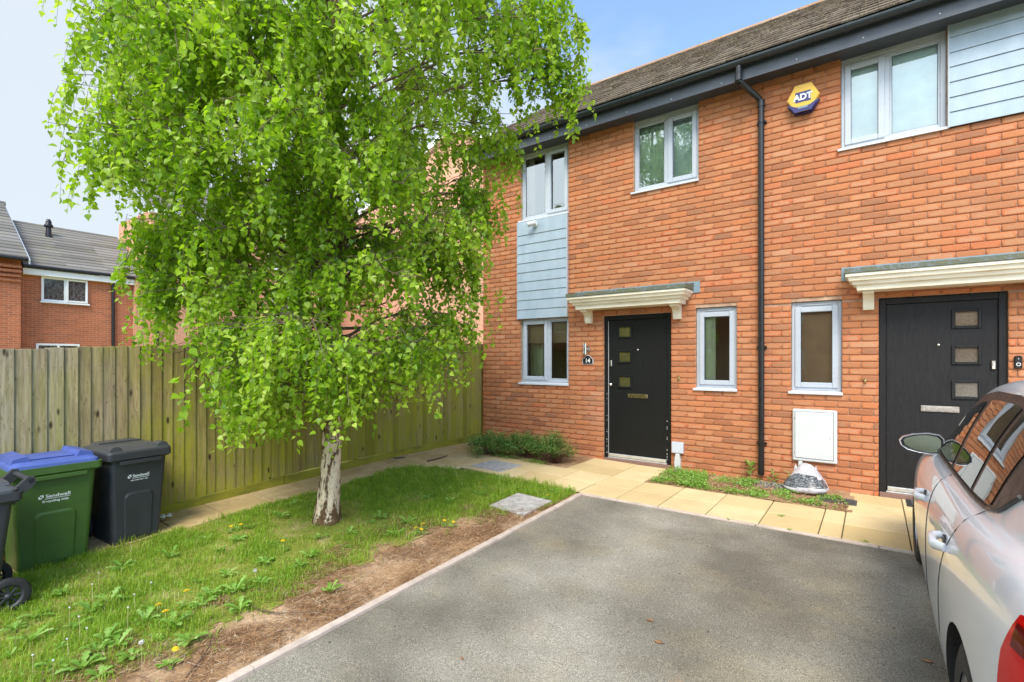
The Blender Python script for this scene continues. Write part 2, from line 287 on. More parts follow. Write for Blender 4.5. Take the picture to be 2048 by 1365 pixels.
# ------------------------------------------------------------------ build helpers
def G(X, Y):
    return .034*max(-7.5, min(0, Y+1.8)) + .03*min(3.2, max(0, -2.6-X))
def tag(o, label=None, cat=None, group=None, kind=None):
    if label: o['label'] = label
    if cat: o['category'] = cat
    if group: o['group'] = group
    if kind: o['kind'] = kind
    return o
def empty(name, loc=(0,0,0), rz=0, label=None, cat=None, group=None):
    o = bpy.data.objects.new(name, None); COL.objects.link(o); o.location = loc; o.rotation_euler = (0, 0, rz); o.empty_display_size = .1
    return tag(o, label, cat, group)
def add(name, mesh, parent=None):
    o = bpy.data.objects.new(name, mesh); COL.objects.link(o)
    if parent is not None: o.parent = parent
    return o
class MB:
    def __init__(s): s.v = []; s.f = []; s.mi = []; s.r = []; s.sm = []
    def add(s, vs, fs, mi=0, r=None, smooth=False, M=None):
        b = len(s.v)
        if M is not None: vs = [tuple(M @ Vector(p)) for p in vs]
        s.v.extend([tuple(p) for p in vs]); r = random.random() if r is None else r
        for f in fs: s.f.append(tuple(i+b for i in f)); s.mi.append(mi); s.r.append(r); s.sm.append(smooth)
    def box(s, x0, x1, y0, y1, z0, z1, bev=0, mi=0, r=None, M=None):
        if bev <= 0:
            vs = [(x, y, z) for x in (x0, x1) for y in (y0, y1) for z in (z0, z1)]
            s.add(vs, [(0,1,3,2), (4,6,7,5), (0,4,5,1), (2,3,7,6), (0,2,6,4), (1,5,7,3)], mi, r, False, M); return
        b = min(bev, .49*min(x1-x0, y1-y0, z1-z0)); vs = []; idx = {}
        for ix, (x, sx) in enumerate(((x0, 1), (x1, -1))):
            for iy, (y, sy) in enumerate(((y0, 1), (y1, -1))):
                for iz, (z, sz) in enumerate(((z0, 1), (z1, -1))):
                    for a in range(3):
                        idx[(ix, iy, iz, a)] = len(vs)
                        vs.append((x+(0 if a == 0 else b)*sx, y+(0 if a == 1 else b)*sy, z+(0 if a == 2 else b)*sz))
        fs = []
        for a in range(3):
            for sd_ in (0, 1):
                q = []
                for (p, t) in ((0,0), (1,0), (1,1), (0,1)):
                    k = [0,0,0]; k[a] = sd_; k[(a+1) % 3] = p; k[(a+2) % 3] = t; q.append(idx[(*k, a)])
                fs.append(tuple(q) if sd_ else tuple(reversed(q)))
        for a in range(3):
            b1, b2 = (a+1) % 3, (a+2) % 3
            for p in (0, 1):
                for t in (0, 1):
                    k0 = [0,0,0]; k0[b1] = p; k0[b2] = t; k1 = list(k0); k1[a] = 1
                    q = [idx[(*k0, b1)], idx[(*k1, b1)], idx[(*k1, b2)], idx[(*k0, b2)]]
                    fs.append(tuple(q) if (p+t) % 2 == 1 else tuple(reversed(q)))
        for ix in (0, 1):
            for iy in (0, 1):
                for iz in (0, 1):
                    q = [idx[(ix, iy, iz, a)] for a in range(3)]; fs.append(tuple(q) if (ix+iy+iz) % 2 else tuple(reversed(q)))
        s.add(vs, fs, mi, r, False, M)
    def cyl(s, p0, p1, r0, r1=None, n=16, mi=0, cap=True, r=None, smooth=True):
        r1 = r0 if r1 is None else r1; s.tube([p0, p1], [r0, r1], n, mi, cap, r, smooth)
    def tube(s, pts, rad, n=8, mi=0, cap=True, r=None, smooth=True):
        pts = [Vector(p) for p in pts]; rad = rad if isinstance(rad, (list, tuple)) else [rad]*len(pts)
        vs = []; fs = []; u = None
        for i, p in enumerate(pts):
            d = (pts[min(i+1, len(pts)-1)]-pts[max(i-1, 0)]).normalized()
            if u is None: u = d.orthogonal().normalized()
            u = (u-d*u.dot(d)); u = u.normalized() if u.length > 1e-6 else d.orthogonal().normalized(); w = d.cross(u)
            for k in range(n):
                a = 2*math.pi*k/n; vs.append(p+(u*math.cos(a)+w*math.sin(a))*rad[i])
        for i in range(len(pts)-1):
            for k in range(n): fs.append((i*n+k, i*n+(k+1) % n, (i+1)*n+(k+1) % n, (i+1)*n+k))
        s.add(vs, fs, mi, r, smooth)
        if cap:
            b = len(vs); s.add(vs[:n], [tuple(reversed(range(n)))], mi, r); s.add(vs[-n:], [tuple(range(n))], mi, r)
    def lathe(s, prof, c, axis='Z', n=24, mi=0, smooth=True):
        vs = []; fs = []
        for (rr, h) in prof:
            for k in range(n):
                a = 2*math.pi*k/n; q = (rr*math.cos(a), rr*math.sin(a), h)
                if axis == 'X': q = (q[2], q[0], q[1])
                elif axis == 'Y': q = (q[1], q[2], q[0])
                vs.append((c[0]+q[0], c[1]+q[1], c[2]+q[2]))
        for i in range(len(prof)-1):
            for k in range(n): fs.append((i*n+k, i*n+(k+1) % n, (i+1)*n+(k+1) % n, (i+1)*n+k))
        s.add(vs, fs, mi, None, smooth)
    def prism(s, poly, a0, a1, axis='Y', mi=0, r=None, smooth=False):
        """poly of 2D points swept along an axis; axis X: poly=(y,z); Y: (x,z); Z: (x,y)"""
        def P(p, a): return (a, p[0], p[1]) if axis == 'X' else ((p[0], a, p[1]) if axis == 'Y' else (p[0], p[1], a))
        n = len(poly); vs = [P(p, a0) for p in poly]+[P(p, a1) for p in poly]
        fs = [tuple(range(n)), tuple(reversed(range(n, 2*n)))]+[(k, n+k, n+(k+1) % n, (k+1) % n) for k in range(n)]
        s.add(vs, fs, mi, r, smooth)
    def build(s, name, mats, parent=None, recalc=True):
        me = bpy.data.meshes.new(name); me.from_pydata(s.v, [], s.f)
        mats = mats if isinstance(mats, (list, tuple)) else [mats]
        for m in mats: me.materials.append(MAT[m] if isinstance(m, str) else m)
        if len(mats) > 1: me.polygons.foreach_set('material_index', s.mi)
        at = me.attributes.new('rnd', 'FLOAT', 'FACE'); at.data.foreach_set('value', s.r)
        me.polygons.foreach_set('use_smooth', s.sm)
        if recalc:
            bm = bmesh.new(); bm.from_mesh(me); bmesh.ops.recalc_face_normals(bm, faces=bm.faces); bm.to_mesh(me); bm.free()
        me.update(); return add(name, me, parent)
def npmesh(name, V, F, r, mat, parent=None, smooth=False):
    """V (n,3), F (m,k) equal-sized faces, r (m,)"""
    me = bpy.data.meshes.new(name); n, k = F.shape
    me.vertices.add(len(V)); me.vertices.foreach_set('co', V.astype(np.float32).ravel())
    me.loops.add(n*k); me.loops.foreach_set('vertex_index', F.astype(np.int32).ravel())
    me.polygons.add(n); me.polygons.foreach_set('loop_start', np.arange(0, n*k, k, dtype=np.int32))
    me.update(calc_edges=True)
    at = me.attributes.new('rnd', 'FLOAT', 'FACE'); at.data.foreach_set('value', np.asarray(r, dtype=np.float32))
    if smooth: me.polygons.foreach_set('use_smooth', np.ones(n, dtype=bool))
    me.materials.append(MAT[mat] if isinstance(mat, str) else mat); me.validate(); return add(name, me, parent)
def text_obj(name, body, size, mat, parent, M, extrude=.0008, bold=0, xs=1):
    cu = bpy.data.curves.new(name, 'FONT'); cu.body = body; cu.size = size; cu.extrude = extrude; cu.align_x = 'CENTER'; cu.align_y = 'CENTER'; cu.offset = bold
    to = bpy.data.objects.new('tmp', cu); COL.objects.link(to); dg = bpy.context.evaluated_depsgraph_get(); dg.update()
    me = bpy.data.meshes.new_from_object(to.evaluated_get(dg)); bpy.data.objects.remove(to); bpy.data.curves.remove(cu)
    me.transform(Matrix.Diagonal((xs, 1, 1, 1))); me.transform(M); me.materials.clear(); me.materials.append(MAT[mat]); me.name = name
    return add(name, me, parent)
FX = Matrix.Rotation(R(90), 4, 'X')          # text plane XY -> faces -Y, reads along +X

# ------------------------------------------------------------------ ground, drive, paving, kerb
def grid_sheet(name, xs, ys, mat, dz, kind='structure', bump=0, mask=None):
    V = []; F = []; n = len(ys)
    for x in xs:
        for y in ys:
            z = G(x, y)+dz
            if bump: z += bump*(noise.noise(Vector((x*5, y*5, 0)))+.5*noise.noise(Vector((x*16, y*16, 3))))
            V.append((x, y, z))
    for i in range(len(xs)-1):
        for j in range(n-1):
            if mask is None or mask((xs[i]+xs[i+1])/2, (ys[j]+ys[j+1])/2): F.append((i*n+j, (i+1)*n+j, (i+1)*n+j+1, i*n+j+1))
    o = npmesh(name, np.array(V), np.array(F), np.zeros(len(F)), mat, None, bool(bump)); return tag(o, kind=kind)
grid_sheet('ground', [-600,-60,-20,-5.8,-4.2,-2.6,0,20,600], [-600,-60,-9.3,-5.5,-1.8,0,20,60,900], 'thatch', -.03)
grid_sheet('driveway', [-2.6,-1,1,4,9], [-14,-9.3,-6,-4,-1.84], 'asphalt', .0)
LAWN = [(-5.05,-8.2), (-5.05,-2.9), (-5.08,-2.45), (-4.92,-2.16), (-4.48,-2.0), (-3.77,-1.86), (-3.25,-1.82), (-2.68,-1.83), (-2.68,-2.62), (-2.78,-2.80), (-2.95,-3.0), (-3.16,-3.5), (-3.16,-4.1), (-3.10,-4.7), (-3.05,-5.3), (-2.97,-5.8), (-2.92,-8.2)]
def inside(P, x, y):
    c = False; j = len(P)-1
    for i in range(len(P)):
        if (P[i][1] > y) != (P[j][1] > y) and x < (P[j][0]-P[i][0])*(y-P[i][1])/(P[j][1]-P[i][1])+P[i][0]: c = not c
        j = i
    return c
LV = np.array(LAWN)
def dist_soil(x, y):     # signed distance-like value to the bare strip border, positive inside lawn
    best = 9
    for a, b in zip(LAWN[8:], LAWN[9:]):
        ax, ay = a; bx, by = b; t = max(0, min(1, ((x-ax)*(bx-ax)+(y-ay)*(by-ay))/((bx-ax)**2+(by-ay)**2))); best = min(best, math.hypot(x-ax-t*(bx-ax), y-ay-t*(by-ay)))
    return best
xs = list(np.arange(-5.06, -2.63, .04)); ys = list(np.arange(-9, -1.78, .05))
grid_sheet('soil', xs, ys, 'soil', .004, bump=.010, mask=lambda x, y: (y < -1.85) and not (x < -4.9 and y > -2.3) and (y < -2.0-.19*(-4.6-x) or x > -4.4 or y < -2.3) and (y < -1.95 or x > -4.0))
def stuff_mask(x, y): return inside(LAWN, x, y) and dist_soil(x, y)+.22*noise.noise(Vector((x*4, y*4, 5)))+.12*noise.noise(Vector((x*12, y*12, 2))) > .09
grid_sheet('turf', xs, ys, 'thatch', .009, bump=.010, mask=stuff_mask)
grid_sheet('bed_soil', list(np.arange(-4.96, -.15, .05)), list(np.arange(-.9, .02, .05)), 'soil', .012, bump=.014, mask=lambda x, y: x < -3.38 or -2.24 < x)

def paving():
    m = MB()
    def slab(x0, x1, y0, y1):
        z = G((x0+x1)/2, (y0+y1)/2); tx = random.uniform(-.002, .002); g = .0045
        nx = (G(x1, (y0+y1)/2)-G(x0, (y0+y1)/2)); ny = G((x0+x1)/2, y1)-G((x0+x1)/2, y0)
        M = Matrix.Translation(((x0+x1)/2, (y0+y1)/2, z+tx)) @ Matrix(((1, 0, 0, 0), (0, 1, 0, 0), (nx/(x1-x0)+random.uniform(-.004, .004), ny/(y1-y0)+random.uniform(-.004, .004), 1, 0), (0, 0, 0, 1)))
        m.box(-(x1-x0)/2+g, (x1-x0)/2-g, -(y1-y0)/2+g, (y1-y0)/2-g, -.04, .012, .004, M=M)
    xj = [-5.5]+[-.378-.465*k for k in range(10, -1, -1)]+[-.21, .252, .717, 1.18, 1.645, 2.11, 2.6]
    xj = sorted(set([round(v, 3) for v in xj if v > -5.55]))
    for i in range(len(xj)-1):
        for (y0, y1) in ((-1.785, -1.335), (-1.335, -.885)):
            if xj[i] < -4.4 and xj[i+1] > -4.42 and False: continue
            slab(xj[i], xj[i+1], y0, y1)
        if xj[i] >= -.22 or -3.37 < xj[i] < -2.3:
            for (y0, y1) in ((-.885, -.435), (-.435, .0)): slab(xj[i] if xj[i] > -3.1 else -3.37, min(xj[i+1], 9) if xj[i] > -2.4 or xj[i+1] < -2.2 else xj[i+1], y0, y1)
    for k in range(14):                                           # narrow path beside the fence
        y1 = -1.785-.45*k; slab(-5.6, -5.33, y1-.45, y1); slab(-5.33, -5.04, y1-.45, y1)
    slab(-5.04, -4.8, -2.15, -1.785); slab(-4.8, -4.45, -1.98, -1.785)
    slab(-5.6, -5.5, -1.785, -.885); slab(-5.6, -5.0, -.885, -.435); slab(-5.6, -5.0, -.435, -.0)
    o = m.build('paving', 'slab'); tag(o, kind='structure')
    # mossy sand below the joints
    b = MB()
    for (x0, x1, y0, y1) in ((-5.62, 2.6, -1.79, -.88), (-3.38, -2.22, -.88, 0), (-.215, 2.6, -.88, 0), (-5.62, -5.02, -8.1, -1.79), (-5.62, -4.98, -.88, 0), (-5.02, -4.4, -2.15, -1.79)):
        nx_, ny_ = 6, 4
        for i in range(nx_):
            for j in range(ny_):
                a0, a1 = x0+(x1-x0)*i/nx_, x0+(x1-x0)*(i+1)/nx_; c0, c1 = y0+(y1-y0)*j/ny_, y0+(y1-y0)*(j+1)/ny_
                b.add([(a0, c0, G(a0, c0)+.001), (a1, c0, G(a1, c0)+.001), (a1, c1, G(a1, c1)+.001), (a0, c1, G(a0, c1)+.001)], [(0, 1, 2, 3)])
    o = b.build('paving_sand', Mt('joint_sand', (.11,.095,.04), .95).m); tag(o, kind='structure')
paving()
def kerbs():
    m = MB(); y = -1.86
    while y > -13:                                                # edging between grass and drive
        y2 = y-.9; r = random.random(); p = [(-2.655, y), (-2.60, y), (-2.60, y2+.004), (-2.655, y2+.004)]
        vs = [(x, yy, G(-2.61, yy)+h) for h in (-.05, .018) for x, yy in p]; vs2 = [(x+(.006 if x < -2.63 else -.006), yy, G(-2.61, yy)+.024) for x, yy in p]
        m.add(vs+vs2, [(0,1,5,4), (1,2,6,5), (2,3,7,6), (3,0,4,7), (4,5,9,8), (5,6,10,9), (6,7,11,10), (7,4,8,11), (8,9,10,11)], 0, r); y = y2
    x = -2.655
    while x < 5:
        m.box(x, x+.896, -1.838, -1.792, -.05, .014, .006); x += .9
    tag(m.build('kerb', 'kerb'), kind='structure')
kerbs()

# ------------------------------------------------------------------ brick walls of the two houses
def brickwork(name, X0, X1, Z0, Z1, holes, parent):
    V = []; F = []; Rn = []; Cn = []
    k0 = -3; W = .225; H = .075; z = -.015+H*k0; zi = k0; j = .0042
    while z < Z1:
        za, zb = max(z+j, Z0), min(z+H-j, Z1)
        if zb-za > .012:
            spans = [(X0, X1)]
            for (hx0, hx1, hz0, hz1) in holes:
                if zb > hz0+.004 and za < hz1-.004:
                    if hz1-za < .03 and zb > hz1: za = hz1+.004; continue
                    if zb-hz0 < .03 and za < hz0: zb = hz0-.004; continue
                    ns = []
                    for (a, b) in spans:
                        if hx1 <= a or hx0 >= b: ns.append((a, b)); continue
                        if hx0 > a: ns.append((a, hx0))
                        if hx1 < b: ns.append((hx1, b))
                    spans = ns
            if zb-za < .012: z += H; zi += 1; continue
            for (a, b) in spans:
                off = (zi % 2)*W/2 + .01; k = math.floor((a-off)/W)
                x = off+k*W; cuts = []
                while x < b: cuts.append(x); x += W
                edges = [a]+[c_ for c_ in cuts if a+.045 < c_ < b-.045]+[b]
                for xl, xr in zip(edges, edges[1:]):
                    xa = xl+(j if xl != a else .001); xb = xr-(j if xr != b else .001)
                    if True:
                        d = random.uniform(-.0018, .0018); t = random.uniform(-.0012, .0012); c = .0035; n = len(V)
                        V += [(xa, .1, za), (xb, .1, za), (xb, .1, zb), (xa, .1, zb)]
                        V += [(xa, d+c, za), (xb, d+c, za), (xb, d+c, zb), (xa, d+c, zb)]
                        V += [(xa+c, d+t, za+c), (xb-c, d-t, za+c), (xb-c, d-t, zb-c), (xa+c, d+t, zb-c)]
                        ix = min(.022, (xb-xa)*.25)+random.uniform(-.005, .005); iz = min(.014, (zb-za)*.25)+random.uniform(-.003, .003)
                        V += [(xa+ix, d+t*.8-.0002, za+iz), (xb-ix, d-t*.8-.0002, za+iz+random.uniform(-.003, .003)), (xb-ix, d-t*.8-.0002, zb-iz), (xa+ix, d+t*.8-.0002, zb-iz+random.uniform(-.003, .003))]
                        F += [(n+12, n+13, n+14, n+15), (n+8, n+9, n+13, n+12), (n+9, n+10, n+14, n+13), (n+10, n+11, n+15, n+14), (n+11, n+8, n+12, n+15), (n+4, n+5, n+9, n+8), (n+5, n+6, n+10, n+9), (n+6, n+7, n+11, n+10), (n+7, n+4, n+8, n+11), (n, n+1, n+5, n+4), (n+1, n+2, n+6, n+5), (n+2, n+3, n+7, n+6), (n+3, n, n+4, n+7)]
                        r = random.random(); Rn += [r]*13; Cn += [random.choice((.2, .6, .9, 1.0))]+[0]*12
        z += H; zi += 1
    o = npmesh(name, np.array(V), np.array(F), Rn, 'brick', parent)
    at = o.data.attributes.new('core', 'FLOAT', 'FACE'); at.data.foreach_set('value', Cn); return o
def core(parent, X0, X1, Z0, Z1, holes, ya=.013, yb=.3, name='mortar_bed'):
    xs = sorted({X0, X1, *[h[0] for h in holes], *[h[1] for h in holes]}); zs = sorted({Z0, Z1, *[h[2] for h in holes], *[h[3] for h in holes]})
    xs = [x for x in xs if X0 <= x <= X1]; zs = [z for z in zs if Z0 <= z <= Z1]
    def solid(i, j):
        if not (0 <= i < len(xs)-1 and 0 <= j < len(zs)-1): return False
        x = (xs[i]+xs[i+1])/2; z = (zs[j]+zs[j+1])/2; return not any(h[0] < x < h[1] and h[2] < z < h[3] for h in holes)
    m = MB()
    for i in range(len(xs)-1):
        for j in range(len(zs)-1):
            if not solid(i, j): continue
            a, b, c, d = xs[i], xs[i+1], zs[j], zs[j+1]
            m.add([(a, ya, c), (b, ya, c), (b, ya, d), (a, ya, d)], [(0,1,2,3)]); m.add([(a, yb, c), (b, yb, c), (b, yb, d), (a, yb, d)], [(3,2,1,0)])
            if not solid(i-1, j): m.add([(a, ya, c), (a, yb, c), (a, yb, d), (a, ya, d)], [(3,2,1,0)])
            if not solid(i+1, j): m.add([(b, ya, c), (b, yb, c), (b, yb, d), (b, ya, d)], [(0,1,2,3)])
            if not solid(i, j-1): m.add([(a, ya, c), (b, ya, c), (b, yb, c), (a, yb, c)], [(3,2,1,0)])
            if not solid(i, j+1): m.add([(a, ya, d), (b, ya, d), (b, yb, d), (a, yb, d)], [(0,1,2,3)])
    return m.build(name, 'mortar', parent, recalc=False)
LX, PX, RX = -5.55, -1.10, 3.40
ZT = 4.94
HA = [(-4.745,-3.83,1.125,ZT+.02), (-3.235,-2.225,-.3,2.155), (-1.90,-1.392,1.125,2.195), (-2.77,-1.862,3.895,ZT+.02)]
HB = [(-.788,-.28,1.125,2.195), (.055,1.073,-.3,2.18), (-.293,3.2,3.895,ZT+.02)]
HAc = [(-4.745,-3.83,1.125,2.18), (-4.745,-3.83,3.80,ZT+.02)]+HA[1:]
HBc = HB[:2]+[(-.293,.62,3.895,ZT+.02)]
houseA = empty('brick_house', (LX, 0, 0), 0, 'orange brick end house with black door, numbered 14, beside the fence', 'house')
houseB = empty('brick_house', (PX, 0, 0), 0, 'right-hand brick house behind the silver car, with charcoal door and white meter cabinet', 'house')
for h in (houseA, houseB): h.location = (0, 0, 0)
brickwork('wall', LX, PX, -.12, ZT, HA, houseA); brickwork('wall', PX+.001, RX, -.12, ZT, HB, houseB)
core(houseA, LX+.004, PX, -.2, ZT, HAc); core(houseB, PX, RX, -.2, ZT, HBc)
# gable end wall, rear wall (plain boxes with brick)
m = MB(); m.prism([(.1, -.1), (8.0, -.1), (8.0, 5.1), (4.0, 7.95), (.1, 5.1)], LX, LX+.28, 'X'); m.build('gable_wall', 'gable', houseA)
m = MB(); m.box(LX+.28, PX, 7.75, 8.0, -.1, 5.0); m.build('rear_wall', 'mortar', houseA)
m = MB(); m.box(PX, RX, 7.75, 8.0, -.1, 5.0); m.build('rear_wall', 'mortar', houseB)
m = MB(); m.prism([(.3, -.1), (7.75, -.1), (7.75, 5.1), (4.0, 7.8), (.3, 5.1)], RX-.28, RX, 'X'); m.build('gable_wall', 'gable', houseB)

# roof, gutter, fascia
def roof(parent, X0, X1):
    m = MB(); tanp = (8.09-5.10)/4.36; pitch = math.atan(tanp); Ls = 4.36/math.cos(pitch); rows = 17; g = Ls/rows
    nx = round((X1-X0)/.165); w = (X1-X0)/nx
    for side in (0, 1):
        for r_ in range(rows):
            for k in range(nx):
                x0 = X0+k*w; d = random.uniform(0, .006); s0 = r_*g-.02; s1 = (r_+1)*g+.03; t0, t1 = .020+d, .004
                def P(s, t):
                    y = -.36+s*math.cos(pitch)-t*math.sin(pitch); z = 5.10+s*math.sin(pitch)+t*math.cos(pitch)
                    return (y, z) if side == 0 else (8-y, z)
                a, b, c, e = P(s0, t0+.02), P(s1, t1+.02), P(s1, t1), P(s0, t0)
                gx = .002
                vs = [(x0+gx, *a), (x0+w-gx, *a), (x0+w-gx, *b), (x0+gx, *b), (x0+gx, *e), (x0+w-gx, *e), (x0+w-gx, *c), (x0+gx, *c)]
                m.add(vs, [(0,1,2,3), (4,5,1,0), (5,6,2,1), (7,4,0,3), (7,6,5,4)], 0)
    ob = m.build('roof', 'tile', parent); 
    u = MB(); u.add([(X0+.01, -.34, 5.09), (X1, -.34, 5.09), (X1, 4, 8.07), (X0+.01, 4, 8.07), (X1, 8.34, 5.09), (X0+.01, 8.34, 5.09)], [(0,1,2,3), (3,2,4,5)]); u.build('roof_felt', 'fascia', parent, False)
    rd = MB(); x = X0
    while x < X1-.01:
        x2 = min(x+.45, X1); n = 7; vs = []; rr = .115+random.uniform(0, .006)
        for xx in (x, x2-.004):
            for q in range(n+1):
                a = math.pi*q/n; vs.append((xx, 4+rr*math.cos(a), 8.045+.09*math.sin(a)))
        rd.add(vs, [(q, q+1, n+2+q, n+1+q) for q in range(n)], 0, None, True); rd.add(vs[:n+1], [tuple(range(n+1))]); x = x2
    rd.build('ridge', 'ridge', ob)
roof(houseA, LX-.08, PX); roof(houseB, PX+.001, RX+.1)
def eaves(parent, X0, X1, joints):
    m = MB(); m.box(X0, X1, -.275, -.253, 4.885, 5.085); m.build('fascia', 'fascia', parent)
    s = MB(); s.box(X0, X1, -.2525, .1, 4.925, 4.94); s.build('soffit', 'fascia', parent)
    g = MB(); n = 10; cy, cz, rr = -.338, 5.085, .058; prof = [(cy+rr*math.cos(math.pi*q/n+math.pi), cz+rr*math.sin(math.pi*q/n+math.pi)) for q in range(n+1)]
    inner = [(cy+(rr-.004)*math.cos(math.pi*q/n+math.pi), cz+.0005+(rr-.004)*math.sin(math.pi*q/n+math.pi)) for q in range(n, -1, -1)]
    g.prism(prof+inner, X0, X1, 'X', smooth=False)
    for xj in joints: 
        p2 = [(cy+(rr+.006)*math.cos(math.pi*q/n+math.pi), cz+(rr+.006)*math.sin(math.pi*q/n+math.pi)) for q in range(n+1)]; g.prism(p2, xj-.03, xj+.03, 'X')
    gu = g.build('gutter', 'gutterm', parent)
    x = X0+.4
    while x < X1:
        sc = MB(); sc.lathe([(.0, -.2785), (.006, -.278), (.007, -.275)], (x, 0, 4.92+random.uniform(0, .03)), 'Y', 8); sc.build('screw_cap', 'white', parent)
        x += .62
eaves(houseA, LX-.08, PX, [-4.6, -3.2, -2.0]); eaves(houseB, PX+.001, RX+.1, [-.2, 1.4])
# barge board on the gable verge
m = MB(); m.prism([(-.36, 4.9), (-.36, 5.1), (4, 8.07), (4, 7.87)], LX-.10, LX-.081, 'X'); m.prism([(8.36, 4.9), (8.36, 5.1), (4, 8.07), (4, 7.87)], LX-.10, LX-.081, 'X'); m.build('barge_board', 'fascia', houseA)

def window(parent, X0, X1, Z0, Z1, mull=None, sash=None, depth=.055, sill=True, vent=None, glass='glass', head=0):
    """frame set back in the opening; sash = index of the pane with the opening casement"""
    fw = .045; y0, y1 = depth, depth+.06
    fr = MB(); 
    fr.box(X0, X0+fw, y0, y1, Z0+.03, Z1, .004); fr.box(X1-fw, X1, y0, y1, Z0+.03, Z1, .004); fr.box(X0+fw, X1-fw, y0+.001, y1, Z1-fw-head, Z1, .004); fr.box(X0+fw, X1-fw, y0+.001, y1, Z0+.03, Z0+.03+fw, .004)
    cols = [(X0+fw, X1-fw)]
    if mull: fr.box(mull-.028, mull+.028, y0+.002, y1-.002, Z0+.03+fw, Z1-fw-head, .004); cols = [(X0+fw, mull-.028), (mull+.028, X1-fw)]
    w = fr.build('window', 'upvc', parent)
    za, zb = Z0+.03+fw, Z1-fw-head
    for i, (a, b) in enumerate(cols):
        t = .018
        if sash == i:
            t = .06; s = MB(); e = .012; ys = y0-.016
            s.box(a-e, a+t-e, ys, y0+.03, za-e, zb+e, .006); s.box(b-t+e, b+e, ys, y0+.03, za-e, zb+e, .006); s.box(a+t-e, b-t+e, ys+.001, y0+.03, zb-t+e, zb+e, .006); s.box(a+t-e, b-t+e, ys+.001, y0+.03, za-e, za+t-e, .006); s.build('casement', 'upvc', w); t -= e
        else:
            s = MB(); s.box(a, a+t, y0+.012, y0+.04, za, zb, .004); s.box(b-t, b, y0+.012, y0+.04, za, zb, .004); s.box(a+t, b-t, y0+.013, y0+.04, zb-t, zb, .004); s.box(a+t, b-t, y0+.013, y0+.04, za, za+t, .004); s.build('glazing_bead', 'upvc', w)
        g = MB(); q = .004
        g.box(a+t-.008, a+t+q, y0+.018, y0+.022, za+t, zb-t); g.box(b-t-q, b-t+.008, y0+.018, y0+.022, za+t, zb-t); g.box(a+t, b-t, y0+.0185, y0+.0225, zb-t-q, zb-t+.008); g.box(a+t, b-t, y0+.0185, y0+.0225, za+t-.008, za+t+q); g.build('seal', 'upvc_dark', w)
        p = MB(); yy = y0+.026; p.add([(a+t-.006, yy, za+t-.006), (b-t+.006, yy, za+t-.006), (b-t+.006, yy, zb-t+.006), (a+t-.006, yy, zb-t+.006)], [(0,1,2,3)]); p.build('pane', glass, w, False)
    if sill:
        s = MB(); s.prism([(-.028, Z0-.012), (-.028, Z0+.012), (y0+.03, Z0+.032), (y0+.03, Z0-.012)], X0-.03, X1+.012, 'X'); s.build('sill', 'sill', w)
    if vent is not None:
        s = MB(); s.box(vent-.15, vent+.15, y0-.014, y0+.001, Z1-.035-head*.4, Z1-.02-head*.4, .004); s.build('vent', 'upvc', w)
    return w
def room(parent, X0, X1, Z0, Z1, d=1.0, m_='room'):
    r = MB(); a, b, c, e = X0-.25, X1+.25, Z0-.5, Z1+.15
    r.add([(a, .3, c), (b, .3, c), (b, d, c), (a, d, c), (a, .3, e), (b, .3, e), (b, d, e), (a, d, e)], [(0,1,2,3), (7,6,5,4), (2,1,5,6), (0,3,7,4), (3,2,6,7)]); return r.build('room', m_, parent, False)
def cloth(parent, name, X0, X1, Z0, Z1, y, mat, folds=0, amp=.015):
    n = max(2, folds*6) if folds else 2; V = []; F = []
    for i in range(n+1):
        x = X0+(X1-X0)*i/n; yy = y+(amp*math.sin(i/6*2*math.pi) if folds else 0)
        V += [(x, yy, Z0), (x, yy, Z1)]
    for i in range(n): F.append((2*i, 2*i+2, 2*i+3, 2*i+1))
    return npmesh(name, np.array(V), np.array(F), [.5]*n, mat, parent, bool(folds))
wL1 = window(houseA, -4.742, -3.833, 1.115, 2.18, -4.225, 0, vent=None, head=.0)
wU1 = window(houseA, -4.742, -3.833, 3.80, 4.935, -4.255, 1, head=.03, glass='glass_sky', sill=True)
wU2 = window(houseA, -2.767, -1.865, 3.885, 4.935, -2.30, 1, vent=-2.4, head=.05, glass='glass_sky')
wL2 = window(houseA, -1.897, -1.395, 1.115, 2.192, None, 0, vent=-1.63, head=.03)
wL3 = window(houseB, -.785, -.283, 1.115, 2.192, None, 0, vent=-.53, head=.03)
wU3 = window(houseB, -.29, .617, 3.885, 4.935, .125, 0, vent=.05, head=.05, glass='glass_sky')
for h, a, b, c, e in ((houseA,-4.745,-3.83,1.12,2.18), (houseA,-4.745,-3.83,3.8,4.9), (houseA,-2.77,-1.86,3.9,4.9), (houseA,-1.9,-1.39,1.12,2.19), (houseB,-.29,.62,3.9,4.9)): room(h, a, b, c, e)
room(houseB, -.79, -.28, 1.12, 2.19, 1.4, 'blind_brown')
cloth(houseA, 'blind', -4.72, -3.85, 1.78, 2.16, .13, 'beige'); cloth(houseA, 'curtain', -4.70, -4.44, 1.15, 1.8, .25, 'curtain', 3); cloth(houseA, 'sofa', -4.3, -3.8, .9, 1.45, .8, 'dark_green')
cloth(houseA, 'curtain', -4.72, -4.54, 3.82, 4.92, .14, 'beige', 2, .006)
cloth(houseA, 'curtain', -2.75, -2.36, 3.92, 4.92, .135, 'curtain', 3, .006)
cloth(houseA, 'curtain', -1.86, -1.68, 1.16, 2.15, .14, 'curtain', 2, .008)
cloth(houseA, 'sky_tone_net', -2.27, -1.90, 3.95, 4.88, .16, 'blind'); cloth(houseB, 'blind', -.78, -.285, 1.15, 2.16, .12, 'blind_brown')  # first sheet: pale net added in place of reflected clouds
cloth(houseB, 'sky_tone_net', -.27, .60, 3.9, 4.93, .118, 'blind')  # net curtain, its pale colour also carrying the pane's sky reflection

